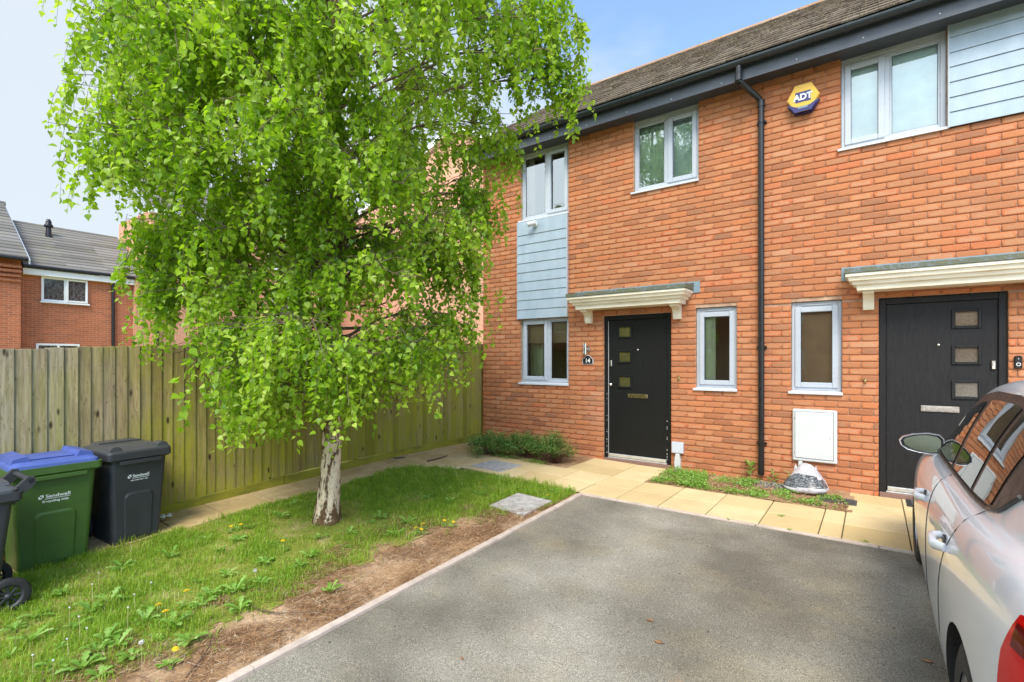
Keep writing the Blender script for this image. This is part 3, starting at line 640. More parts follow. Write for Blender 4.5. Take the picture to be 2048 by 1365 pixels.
def cladding(parent, X0, X1, Z0, Z1, lines, x_edge=True):
    m = MB(); zs = [Z0]+sorted(lines)+[Z1]
    for a, b in zip(zs, zs[1:]):
        m.add([(X0, -.020, a+.004), (X1, -.020, a+.004), (X1, -.036, a+.004), (X0, -.036, a+.004), (X0, .03, b), (X1, .03, b), (X1, -.026, b), (X0, -.026, b), (X0, -.030, a+.012), (X1, -.030, a+.012)],
              [(3,2,6,7), (0,1,2,3), (7,6,5,4), (4,5,1,0), (1,5,6,2), (4,0,3,7)])
    o = m.build('cladding', 'clad', parent)
    b = MB(); b.box(X0-.003, X1, -.018, .03, Z0+.006, Z1-.002); b.build('backing', 'upvc_dark', o)
    e = MB(); e.box(X0-.014, X0-.0005, -.040, .02, Z0-.004, Z1, .003); e.build('edge_trim', 'upvc', o)
    if x_edge: e = MB(); e.box(X1+.0005, X1+.014, -.040, .02, Z0-.004, Z1, .003); e.build('edge_trim', 'upvc', o)
    return o
cladding(houseA, -4.775, -3.846, 2.178, 3.785, [2.332,2.486,2.635,2.789,2.943,3.097,3.255,3.404,3.558])
cladding(houseB, .638, 3.3, 3.878, 4.925, [4.03,4.18,4.335,4.49,4.635,4.79], True)

def canopy(parent, X0, X1, Zt):
    """moulded cream canopy: stepped ogee front and returns, mossy lead top, two scroll brackets"""
    prof = [(0, 0), (.0, -.03), (.022, -.042), (.03, -.075), (.055, -.085), (.065, -.115), (.095, -.125), (.10, -.17), (.10, -.175)]   # inset, dz
    m = MB(); D = .36; rings = []
    for (ins, dz) in prof: rings.append([(X0+ins, 0.0, Zt+dz), (X0+ins, -D+ins, Zt+dz), (X1-ins, -D+ins, Zt+dz), (X1-ins, 0.0, Zt+dz)])
    vs = [p for r_ in rings for p in r_]
    fs = []
    for i in range(len(rings)-1):
        for k in range(3): fs.append((i*4+k, i*4+k+1, (i+1)*4+k+1, (i+1)*4+k))
    n = len(rings); fs.append(((n-1)*4, (n-1)*4+1, (n-1)*4+2, (n-1)*4+3)); fs.append((3, 2, 1, 0))
    m.add(vs, fs); o = m.build('canopy', 'cream', parent)
    t = MB(); z = Zt+.004; t.add([(X0-.012, 0, z), (X0-.012, -D-.012, z), (X1+.012, -D-.012, z), (X1+.012, 0, z), (X0-.012, 0, z+.10), (X0-.008, -D-.008, z+.050), (X1+.008, -D-.008, z+.050), (X1+.012, 0, z+.10)],
          [(0,1,2,3), (0,4,5,1), (1,5,6,2), (2,6,7,3), (4,7,6,5)]); t.build('lead_top', 'lead', o)
    f = MB(); f.box(X0-.05, X1+.09, -.012, -.002, Zt-.03, Zt+.122, .002); f.build('flashing', 'lead_clean', o)
    for bx in (X0+.20, X1-.20):
        b = MB(); pts = [(0, Zt-.176), (-.21, Zt-.176), (-.21, Zt-.205)]
        for q in range(9):
            a = R(90)*q/8; pts.append((-.195+.125*math.sin(a), Zt-.21-.10*(1-math.cos(a))))
        pts += [(-.065, Zt-.34), (-.055, Zt-.37), (0, Zt-.37)]
        b.prism(pts, bx-.05, bx+.05, 'X'); b.build('bracket', 'cream', o)
    return o
canopy(houseA, -3.66, -1.93, 2.425); canopy(houseB, -.235, 1.50, 2.425)

def door(parent, X0, X1, Z1, lites, letter, mat, flip, spy, zth=.06):
    fr = MB(); y0 = .03; fw = .062
    fr.box(X0, X0+fw, y0, y0+.07, zth, Z1, .004); fr.box(X1-fw, X1, y0, y0+.07, zth, Z1, .004); fr.box(X0+fw, X1-fw, y0+.001, y0+.07, Z1-fw, Z1, .004)
    d = fr.build('door', mat, parent)
    holes = [(a, b, c, e) for a, b, c, e in lites]
    # leaf with glazed openings
    xs = sorted({X0+fw+.004, X1-fw-.004, *[h[0] for h in holes], *[h[1] for h in holes]}); zs = sorted({zth+.035, Z1-fw-.004, *[h[2] for h in holes], *[h[3] for h in holes]})
    lf = MB()
    for i in range(len(xs)-1):
        for j in range(len(zs)-1):
            x = (xs[i]+xs[i+1])/2; z = (zs[j]+zs[j+1])/2
            if any(h[0] < x < h[1] and h[2] < z < h[3] for h in holes): continue
            lf.add([(xs[i], y0+.022, zs[j]), (xs[i+1], y0+.022, zs[j]), (xs[i+1], y0+.022, zs[j+1]), (xs[i], y0+.022, zs[j+1])], [(0,1,2,3)])
    lf.add([(xs[0], y0+.022, zs[0]), (xs[0], y0+.022, zs[-1]), (xs[0], y0+.06, zs[-1]), (xs[0], y0+.06, zs[0])], [(0,1,2,3)])
    lf.build('door_leaf', mat, d, False)
    for h in holes:
        s = MB(); a, b, c, e = h; t = .02
        for (p, q, r_, u) in ((a-t, a+.008, c-t, e+t), (b-.008, b+t, c-t, e+t)): s.box(p, q, y0+.006, y0+.03, r_, u, .004)
        s.box(a+.008, b-.008, y0+.007, y0+.03, e-.008, e+t, .004); s.box(a+.008, b-.008, y0+.007, y0+.03, c-t, c+.008, .004); s.build('lite_frame', mat, d)
        g = MB(); g.add([(a, y0+.032, c), (b, y0+.032, c), (b, y0+.032, e), (a, y0+.032, e)], [(0,1,2,3)]); g.build('glass_lite', 'glass_obs', d, False)
        k = MB(); k.add([(a-.01, y0+.045, c-.01), (b+.01, y0+.045, c-.01), (b+.01, y0+.045, e+.01), (a-.01, y0+.045, e+.01)], [(0,1,2,3)]); k.build('inner_panel', 'olive_inner' if not flip else 'brown_inner', d, False)
    la, lb, lc, le = letter
    s = MB(); s.box(la, lb, y0+.008, y0+.024, lc, le, .004); s.box(la+.015, lb-.015, y0+.003, y0+.0085, lc+.012, le-.012, .002); s.build('letterbox', 'brass' if not flip else 'rust', d)
    s = MB(); s.lathe([(0, y0+.012), (.012, y0+.013), (.013, y0+.022)], (spy[0], 0, spy[1]), 'Y', 12); s.build('spyhole', 'chrome', d)
    s = MB(); hx = X0+fw+.04 if not flip else X1-fw-.035
    s.box(hx-.017, hx+.017, y0-.004, y0+.023, 1.41, 1.50, .006); s.build('lock', 'chrome', d)
    s = MB(); s.lathe([(0, y0-.02), (.02, y0-.016), (.026, y0), (.022, y0+.022)], (hx, 0, 1.14), 'Y', 14); s.build('knob', 'chrome', d)
    s = MB(); s.box(X0+fw, X1-fw, y0-.012, y0+.05, zth, zth+.016, .003); s.box(X0+fw+.012, X1-fw-.012, y0-.006, y0+.02, zth+.022, zth+.065, .004); s.build('threshold', 'alu', d)
    s = MB(); s.box(X0+.004, X1-.004, -.008, .11, -.03, zth-.001, .004); s.build('step', 'step', d)
    if not flip:                                                  # worn pale weather seal beside the black door
        s = MB(); s.box(X0+fw-.006, X0+fw+.003, y0+.004, y0+.016, zth+.02, Z1-fw-.01)
        for k in range(26):
            z = .12+k*.035+random.uniform(-.01, .01)
            if z < 1.1 and random.random() < .45: w_ = random.uniform(.002, .005); s.box(X0+fw-.02-w_, X0+fw-.02+w_, y0-.0012, y0+.001, z, z+random.uniform(.006, .02))
            if z < .75 and random.random() < .4: s.box(X1-fw-.003, X1-fw+.003, y0-.0012, y0+.001, z, z+random.uniform(.006, .026))
        s.build('seal', 'white', d)
    r = MB(); r.box(X0-.3, X1+.3, 1.2, 1.22, -.1, 2.4); r.build('hall_wall', 'room', d)
    return d
door(houseA, -3.232, -2.228, 2.15, [(-3.015,-2.825,1.835,1.99), (-3.015,-2.825,1.475,1.63), (-3.015,-2.825,1.11,1.265)], (-2.87,-2.575,.958,1.016), 'door', False, (-2.72,1.65))
door(houseB, .058, 1.07, 2.172, [(.68,.868,1.845,2.005), (.68,.868,1.475,1.635), (.68,.868,1.12,1.275)], (.414,.72,.960,1.022), 'door2', True, (.558,1.66))

# downpipe (belongs to the left house)
m = MB(); px = -1.10
m.tube([(-1.30,-.338,5.03), (-1.30,-.338,4.90), (-1.29,-.32,4.84)], .035, 14); m.tube([(-1.29,-.32,4.85), (-1.12,-.07,4.70), (-1.105,-.06,4.66)], .034, 14)
m.cyl((-1.10,-.055,4.68), (-1.10,-.055,.10), .034, n=16)
for z in (4.60, 4.855): m.cyl((-1.10 if z < 4.8 else -1.30, -.055 if z < 4.8 else -.338, z), (-1.10 if z < 4.8 else -1.30, -.055 if z < 4.8 else -.338, z+.07), .041, n=16)
for z in (4.42, 1.66, .48):
    m.cyl((-1.10,-.055,z-.02), (-1.10,-.055,z+.02), .040, n=16); m.box(-1.155, -1.045, -.03, -.001, z-.016, z+.016, .003); m.cyl((-1.047,-.031,z), (-1.047,-.036,z), .008, n=8)
m.build('downpipe', 'black', houseA)

# ------------------------------------------------------------------ small wall things
t = empty('alarm_box', (-.655, 0, 4.57), 0, 'yellow hexagonal alarm box with blue lower cover, high on the brick between downpipe and window', 'alarm box')
def hexa(rx, rz, n=6, ph=0): return [(rx*math.cos(math.pi/3*k+ph), rz*math.sin(math.pi/3*k+ph)) for k in range(n)]
m = MB(); hx = hexa(.165, .18); m.prism(hx, -.075, -.004, 'Y'); m.prism([(x*.95, z*.95) for x, z in hx], -.088, -.0752, 'Y'); m.build('case', 'yellow_plastic', t)
m = MB(); m.prism([(-.155,-.055), (-.086,-.165), (.086,-.165), (.155,-.055), (.12,-.075), (.07,-.105), (-.07,-.105), (-.12,-.075)], -.093, -.0882, 'Y'); m.prism([(-.166,-.05), (-.086,-.172), (.086,-.172), (.166,-.05), (.14,-.06), (-.14,-.06)], -.06, -.006, 'Y'); m.build('lower_cover', 'blue_print', t)
m = MB(); m.prism([(-.078,-.055), (.078,-.055), (.078,.065), (-.078,.065)], -.0905, -.0882, 'Y'); m.build('badge', 'blue_print', t)
text_obj('lettering', 'ADT', .098, 'print', t, Matrix.Translation((0, -.092, .0)) @ FX, .0012, .0035, .95)
m = MB(); m.box(-.05, .05, -.0945, -.0925, -.128, -.108); m.build('strobe_window', 'lead_clean', t)

t = empty('security_camera', (-4.42, -.03, 3.70), 0, 'small white bullet camera on the cladding under the upper left window', 'camera')
m = MB(); m.cyl((0,-.004,0), (0,-.02,0), .045, n=18); m.tube([(0,-.015,0), (-.005,-.05,-.003), (-.015,-.07,0)], .016, 10); m.build('mount', 'white', t)
m = MB(); m.cyl((.035,-.055,.012), (-.075,-.115,-.012), .037, .042, 20); m.build('housing', 'white', t)
m = MB(); m.cyl((-.0755,-.1152,-.0121), (-.078,-.1166,-.0126), .034, n=18); m.build('lens', 'upvc_dark', t)

t = empty('wall_light', (-3.50, 0, 1.67), 0, 'stainless steel tube wall light left of the black door', 'wall light')
m = MB(); m.cyl((0,-.075,-.085), (0,-.075,.085), .030, n=20); m.build('tube', 'chrome', t)
m = MB(); m.cyl((.012,-.001,-.005), (.012,-.016,-.005), .042, n=20); m.box(-.0, .02, -.05, -.012, -.02, .01, .003); m.build('bracket', 'chrome', t)
m = MB(); m.cyl((0,-.075,.0852), (0,-.075,.087), .024, n=16); m.cyl((0,-.075,-.0852), (0,-.075,-.087), .024, n=16); m.build('lens', 'upvc_dark', t)

t = empty('number_plaque', (-3.488, 0, 1.505), 0, 'small black arched plaque reading 14 with pale rim, below the wall light', 'house number')
def arch(s): return [(-.09*s,-.065*s), (.09*s,-.065*s), (.09*s,.02*s), (.06*s,.026*s)]+[(.055*s*math.cos(R(a)), .028*s+.045*s*math.sin(R(a))) for a in range(10, 171, 20)]+[(-.06*s,.026*s), (-.09*s,.02*s)]
m = MB(); m.prism(arch(1), -.010, -.001, 'Y'); m.build('rim', 'sill', t)
m = MB(); m.prism(arch(.90), -.0125, -.0102, 'Y'); m.build('face', 'black', t)
text_obj('number', '14', .085, 'print', t, Matrix.Translation((0, -.0135, -.012)) @ FX, .0006, .003)

t = empty('doorbell', (1.137, 0, 1.48), 0, 'black video doorbell on the brick right of the charcoal door', 'doorbell')
m = MB(); m.box(-.028, .028, -.028, -.001, -.062, .062, .008); m.build('case', 'black', t)
m = MB(); m.lathe([(.011, -.0285), (.011, -.0305), (.017, -.0305), (.017, -.0285)], (0, 0, -.02), 'Y', 18); m.build('button_ring', 'print', t)
m = MB(); m.lathe([(0, -.031), (.009, -.030), (.010, -.0282)], (0, 0, .03), 'Y', 14); m.build('lens', 'carglass', t)

t = empty('meter_cabinet', (-.545, 0, .62), 0, 'white utility meter cabinet fixed to the wall under the narrow right window', 'meter cabinet')
m = MB(); m.box(-.222, .222, -.045, -.001, -.305, .305, .012); m.build('case', 'white', t)
m = MB(); m.box(-.195, .185, -.053, -.0455, -.265, .275, .004); m.build('lid', 'white', t)
m = MB(); m.box(-.199, .189, -.0463, -.0455, -.269, .279); m.build('shadow_gap', 'upvc_dark', t)
m = MB(); m.lathe([(0, -.0565), (.009, -.056), (.010, -.0532)], (.16, 0, -.01), 'Y', 12); m.box(-.2, -.19, -.0545, -.0456, .19, .215, .002); m.box(-.2, -.19, -.0545, -.0456, -.215, -.19, .002); m.build('latch', 'chrome', t)
m = MB(); m.box(-.165, -.12, -.04, -.002, -.60, -.306, .006); m.build('conduit', 'white', t)

t = empty('junction_box', (-2.125, 0, .32), 0, 'small grey junction box at the foot of the wall right of the black door', 'junction box')
m = MB(); m.box(-.078, .078, -.06, -.001, -.075, .075, .01); m.build('case', 'box_grey', t)
m = MB()
for k in range(7): m.box(-.062+k*.018, -.050+k*.018, -.058, -.02, .0755, .080)
m.build('cap', 'box_grey', t)
m = MB(); m.prism([(-.032,-.31), (.034,-.31), (.040,-.20), (.030,-.12), (.028,-.076), (-.022,-.076), (-.030,-.12), (-.040,-.2)], -.052, -.002, 'Y'); m.cyl((.025,-.054,-.22), (.025,-.0545,-.22), .006, n=8); m.build('conduit', 'white', t)
for X, Z, lb in ((-2.118, 1.262, 'small brass overflow nozzle on the brick left of the narrow window by the black door'), (-.065, 1.275, 'small pale overflow nozzle on the brick left of the charcoal door')):
    m = MB(); m.box(-.014, .014, -.022, -.001, -.025, .025, .004); m.cyl((0,-.02,-.004), (0,-.045,-.012), .011, n=10); o = m.build('pipe_nozzle', 'brass'); o.location = (X, 0, Z); tag(o, lb, 'nozzle', 'overflow nozzles on the wall')

# ------------------------------------------------------------------ fence
def fence():
    FXx = -5.62; t = empty('garden_fence', (FXx, -3, 0), 0, 'tall feather-edge wooden fence, grey and green with algae, along the side path', 'fence'); t.location = (0, 0, 0)
    top = lambda y: np.interp(y, [-8, -5.96, -5.03, -3.4, .1], [1.50, 1.588, 1.642, 1.70, 1.786]); bot = lambda y: np.interp(y, [-8, -4.89, -3.27, -.52, .1], [-.06, .066, .159, .202, .215])
    m = MB(); y = -8.0; heads = MB()
    while y < .06:
        w = random.uniform(.084, .106); y2 = min(y+w, .09); dt = random.uniform(-.006, .004); r = random.random(); tl = random.uniform(-.003, .003)
        za, zb = bot(y)+.004, bot(y2)+.004; ta, tb = top(y)+dt, top(y2)+dt; n = 9; vs = []
        cup = random.uniform(-.003, .002)
        for k in range(n+1):
            f = k/n; wob = random.uniform(-.0015, .0015)
            vs += [(FXx+.004+tl+wob, y-.012, za+(ta-za)*f), (FXx+.012+cup+tl+wob, (y+y2)/2, za+(ta-za)*f), (FXx+.018+tl*.5+wob, y2, zb+(tb-zb)*f), (FXx-.002, y2, zb+(tb-zb)*f), (FXx-.002, y-.012, za+(ta-za)*f)]
        fs = []
        for k in range(n):
            for q in range(5): a = k*5+q; b = k*5+(q+1) % 5; fs.append((a, b, b+5, a+5))
        fs.append(tuple(range(n*5, n*5+5))); m.add(vs, fs, 0, r)
        for zz in (.35, .95, 1.45):
            heads.lathe([(0, .0188), (.003, .0185), (.0035, .015)], (FXx+.005+tl*.5, y2-.018, zz+random.uniform(-.01, .01)), 'X', 6)
        y = y2
    m.build('boards', 'fence', t); heads.build('nails', 'twig', t)
    g = MB(); ye = [-8.0, -5.9, -3.62, -1.8, .06]
    for a, b in zip(ye, ye[1:]):
        vs = []
        for yy in (a+.004, b-.004):
            for (x, z) in ((FXx-.01, bot(yy)-.16), (FXx+.026, bot(yy)-.16), (FXx+.026, bot(yy)-.006), (FXx+.020, bot(yy)), (FXx-.01, bot(yy))): vs.append((x, yy, z))
        g.add(vs, [(q, (q+1) % 5, 5+(q+1) % 5, 5+q) for q in range(5)]+[(0,1,2,3,4), (9,8,7,6,5)])
    g.build('gravel_board', 'gravelboard', t)
    p = MB()
    for yy in (-7.4, -5.0, -2.6, -.2): p.box(FXx-.10, FXx-.004, yy-.05, yy+.05, -.1, top(yy)-.03, .006)
    for zz in (.35, .95, 1.45):
        p.box(FXx-.05, FXx-.004, -7.9, .0, zz-.03, zz+.03)
    p.build('posts', 'fence', t)
fence()

# ------------------------------------------------------------------ background houses (their fronts run parallel to the fence)
def tiled_slope(m, X, side, Y0, Y1, ze, zr, depth, rows=16):
    """concrete tile rows: eaves along Y at plane X, rising towards -X (side -1)"""
    for r_ in range(rows):
        s0, s1 = r_/rows, (r_+1)/rows; ny = max(1, int((Y1-Y0)/1.2))
        for k in range(ny):
            ya, yb = Y0+(Y1-Y0)*k/ny, Y0+(Y1-Y0)*(k+1)/ny
            xa, xb = X+side*depth*s0, X+side*depth*(s1+.012); z0, z1 = ze+(zr-ze)*s0, ze+(zr-ze)*(s1+.012)
            m.add([(xa, ya, z0+.055), (xa, yb, z0+.055), (xb, yb, z1+.012), (xb, ya, z1+.012), (xa, ya, z0-.01), (xa, yb, z0-.01)], [(0,1,2,3), (4,5,1,0)])
def bgwindow(parent, X, Y0, Y1, Z0, Z1, mull=True, open_=False):
    f = MB(); t = .07; x0, x1 = X-.02, X+.04
    f.box(x0, x1, Y0, Y0+t, Z0, Z1, .005); f.box(x0, x1, Y1-t, Y1, Z0, Z1, .005); f.box(x0, x1-.001, Y0+t, Y1-t, Z1-t, Z1, .005); f.box(x0, x1-.001, Y0+t, Y1-t, Z0, Z0+t, .005)
    ym = (Y0+Y1)/2
    if mull: f.box(x0, x1-.001, ym-t/2, ym+t/2, Z0+t, Z1-t, .005)
    f.box(X, X+.10, Y0-.04, Y1+.04, Z0-.06, Z0-.004, .005)
    w = f.build('window', 'upvcw', parent)
    g = MB(); g.add([(X+.01, Y0+t, Z0+t), (X+.01, Y1-t, Z0+t), (X+.01, Y1-t, Z1-t), (X+.01, Y0+t, Z1-t)], [(0,1,2,3)]); g.build('pane', 'bgglass', w, False)
    if open_:
        s = MB(); a, b = ym+.02, Y1-.02
        s.box(X+.05, X+.09, a, a+.06, Z0+.02, Z1-.02, .005); s.box(X+.05, X+.09, b-.06, b, Z0+.02, Z1-.02, .005); s.box(X+.051, X+.09, a+.06, b-.06, Z1-.08, Z1-.02, .005); s.box(X+.051, X+.09, a+.06, b-.06, Z0+.02, Z0+.08, .005); s.build('casement', 'upvcw', w)
def bgg():
    M = Mt('far_window_glass', (.06,.055,.05), .08); f = M.noise(14, 5, .7); M.col(M.ramp(f, [(.4, (.035,.033,.03)), (.65, (.17,.165,.155))])); return M.m
M_('bgglass', bgg())
M_('bgbrick', brick_tex('far_orange_brick', (.50,.155,.065), (.34,.115,.055), (.52,.33,.23), 'Y')); M_('bgbrick2', brick_tex('far_pink_brick', (.62,.31,.19), (.55,.26,.16), (.68,.46,.34), 'Y')); M_('bgbrickx', brick_tex('far_orange_brick_side', (.50,.155,.065), (.34,.115,.055), (.52,.33,.23), 'X')); M_('bgbrickx2', brick_tex('far_pink_brick_side', (.64,.33,.21), (.56,.27,.17), (.70,.48,.36), 'X'))
XB = -24.0
# middle link with window and flue
t = empty('link_house', (0,0,0), 0, 'lower brick house beyond the fence with grey roof, white window and black flue', 'house')
m = MB(); m.box(XB-6.5, XB, -2.95, .35, -.3, 4.72); m.build('wall', 'bgbrick', t)
m = MB(); tiled_slope(m, XB+.25, -1, -2.85, .75, 4.80, 6.9, 3.4, 15); tiled_slope(m, XB-6.9, 1, -2.85, .75, 4.80, 6.9, 3.4, 6); rf = m.build('roof', 'fartile', t)
m = MB(); m.cyl((XB-3.15, -2.9, 6.88), (XB-3.15, .7, 6.88), .1, n=8); m.build('ridge', 'fartile', rf)
m = MB(); m.box(XB+.001, XB+.20, -2.86, .5, 4.50, 4.72, .01); m.build('fascia', 'upvcw', t)
m = MB(); m.cyl((XB+.26, -2.86, 4.79), (XB+.26, .75, 4.77), .06, n=8); m.build('gutter', 'black', t)
m = MB(); m.cyl((XB+.06, -.30, 4.75), (XB+.06, -.30, 0), .055, n=10); m.build('downpipe', 'black', t)
bgwindow(t, XB, -2.36, -1.06, 3.62, 4.50, True, True)
m = MB(); fx, fz = XB-2.3, 6.40; m.tube([(fx, -1.72, fz-.35), (fx, -1.72, fz)], .13, 12); m.tube([(fx, -1.72, fz), (fx, -1.72, fz+.32)], [.10, .08], 12); m.lathe([(.08, .32), (.14, .36), (.15, .42), (.09, .50), (.10, .55), (.06, .66), (0, .68)], (fx, -1.72, fz), 'Z', 12); m.build('flue', 'black', t)
m = MB(); m.box(fx-.2, fx+.30, -2.15, -1.3, fz-.36, fz-.30, .01); m.build('flue_flashing', 'lead_clean', t)
bgwindow(t, XB, -2.5, -1.3, 1.2, 2.10, True)
# far left taller house
t = empty('gabled_house', (0,0,0), 0, 'taller brick house cut off by the left edge of the photo, with gable verge', 'house')
m = MB(); m.box(XB-6.9, XB+.55, -9.5, -2.97, -.3, 5.15); m.prism([(XB+.55, 5.15), (XB-3.2, 7.45), (XB-6.9, 5.15)], -3.2, -2.97, 'Y'); m.build('wall', 'bgbrick', t)
m = MB(); tiled_slope(m, XB+.95, -1, -9.6, -2.85, 4.95, 7.55, 4.1, 17); tiled_slope(m, XB-7.2, 1, -9.6, -2.85, 4.95, 7.55, 4.1, 6); rf = m.build('roof', 'fartile', t)
m = MB(); m.cyl((XB-3.15, -9.6, 7.55), (XB-3.15, -2.8, 7.55), .1, n=8); m.build('ridge', 'fartile', rf)
m = MB(); m.prism([(XB+.95, 4.75), (XB+.95, 4.92), (XB-3.15, 7.5), (XB-7.2, 4.92), (XB-7.2, 4.75), (XB-3.15, 7.25)], -2.84, -2.80, 'Y'); m.build('verge', 'upvcw', t)
m = MB(); m.cyl((XB+.98, -9.6, 4.90), (XB+.98, -2.86, 4.90), .06, n=8); m.build('gutter', 'black', t)
m = MB()
for k in range(4): m.box(XB+.551, XB+.62+.05*k, -3.55+.0, -2.975, 4.15+.15*k, 4.25+.15*k)
m.build('corbel', 'bgbrick', t)
# three-storey block behind the tree
t = empty('tall_block', (0,0,0), 0, 'tall pale brick block seen through the birch, with a steep grey roof and white windows', 'building')
m = MB(); m.box(XB-3, XB+.35, .36, .84, -.3, 4.8); m.box(XB-3.4, XB+.8, .84, 9.3, -.3, 7.6); m.box(XB-3.4, XB+.5, 9.3, 15, -.3, 6.4); m.build('wall', 'bgbrick2', t)
m = MB(); tiled_slope(m, XB+1.1, -1, .6, 9.4, 7.6, 9.9, 3.0, 14); m.build('roof', 'fartile', t)
m = MB(); m.box(XB+.801, XB+1.05, .62, 9.4, 7.35, 7.55, .01); m.box(XB+.801, XB+.9, 2.4, 4.6, 4.6, 4.74, .01); m.build('fascia', 'upvcw', t)
m = MB(); m.cyl((XB+.87, .92, 8), (XB+.87, .92, 0), .055, n=10); m.build('downpipe', 'black', t)
for (a, b, c, e) in ((5.6, 7.3, 3.6, 4.9), (5.4, 7.2, 5.9, 7.1), (2.0, 3.3, 5.9, 7.0), (8.0, 9.0, 3.6, 4.8)): bgwindow(t, XB+.8, a, b, c, e)
# gable-fronted block to the right of it
t = empty('gable_block', (0,0,0), 0, 'pinkish brick block rising behind the fence between the birch trunk and the end house', 'building')
m = MB(); m.box(-26, -9, 12, 20, -.3, 9.6); m.prism([(-26, 9.6), (-17.5, 13.2), (-9, 9.6)], 12, 20, 'Y'); m.build('wall', 'bgbrickx2', t)
m = MB(); m.prism([(-26.3, 9.55), (-26.3, 9.8), (-17.5, 13.5), (-8.7, 9.8), (-8.7, 9.55), (-17.5, 13.2)], 11.8, 12.0, 'Y'); m.build('verge', 'upvcw', t)
m = MB(); m.add([(-26.3, 12, 9.75), (-26.3, 20, 9.75), (-17.5, 20, 13.45), (-17.5, 12, 13.45), (-8.7, 20, 9.75), (-8.7, 12, 9.75)], [(0,1,2,3), (3,2,4,5)]); m.build('roof', 'fartile', t, False)

t = empty('street_house', (0,0,0), 0, 'brick house across the road, visible only as a reflection in the windows', 'house')
m = MB(); m.box(-30, 14, -31, -24, -.6, 5.0); m.build('wall', 'bgbrickx', t)
m = MB(); m.add([(-30.3, -23.7, 4.9), (14.3, -23.7, 4.9), (14.3, -27.5, 7.6), (-30.3, -27.5, 7.6), (14.3, -31.3, 4.9), (-30.3, -31.3, 4.9)], [(0,1,2,3), (3,2,4,5)]); m.build('roof', 'fartile', t)
for k in range(9):
    for zz in (1.0, 3.5):
        m = MB(); x = -28+k*4.7; m.box(x, x+1.5, -23.99, -23.9, zz, zz+1.1, .01); w = m.build('window', 'upvcw', t); m = MB(); m.box(x+.08, x+1.42, -23.9, -23.88, zz+.08, zz+1.02); m.build('pane', 'bgglass', w)
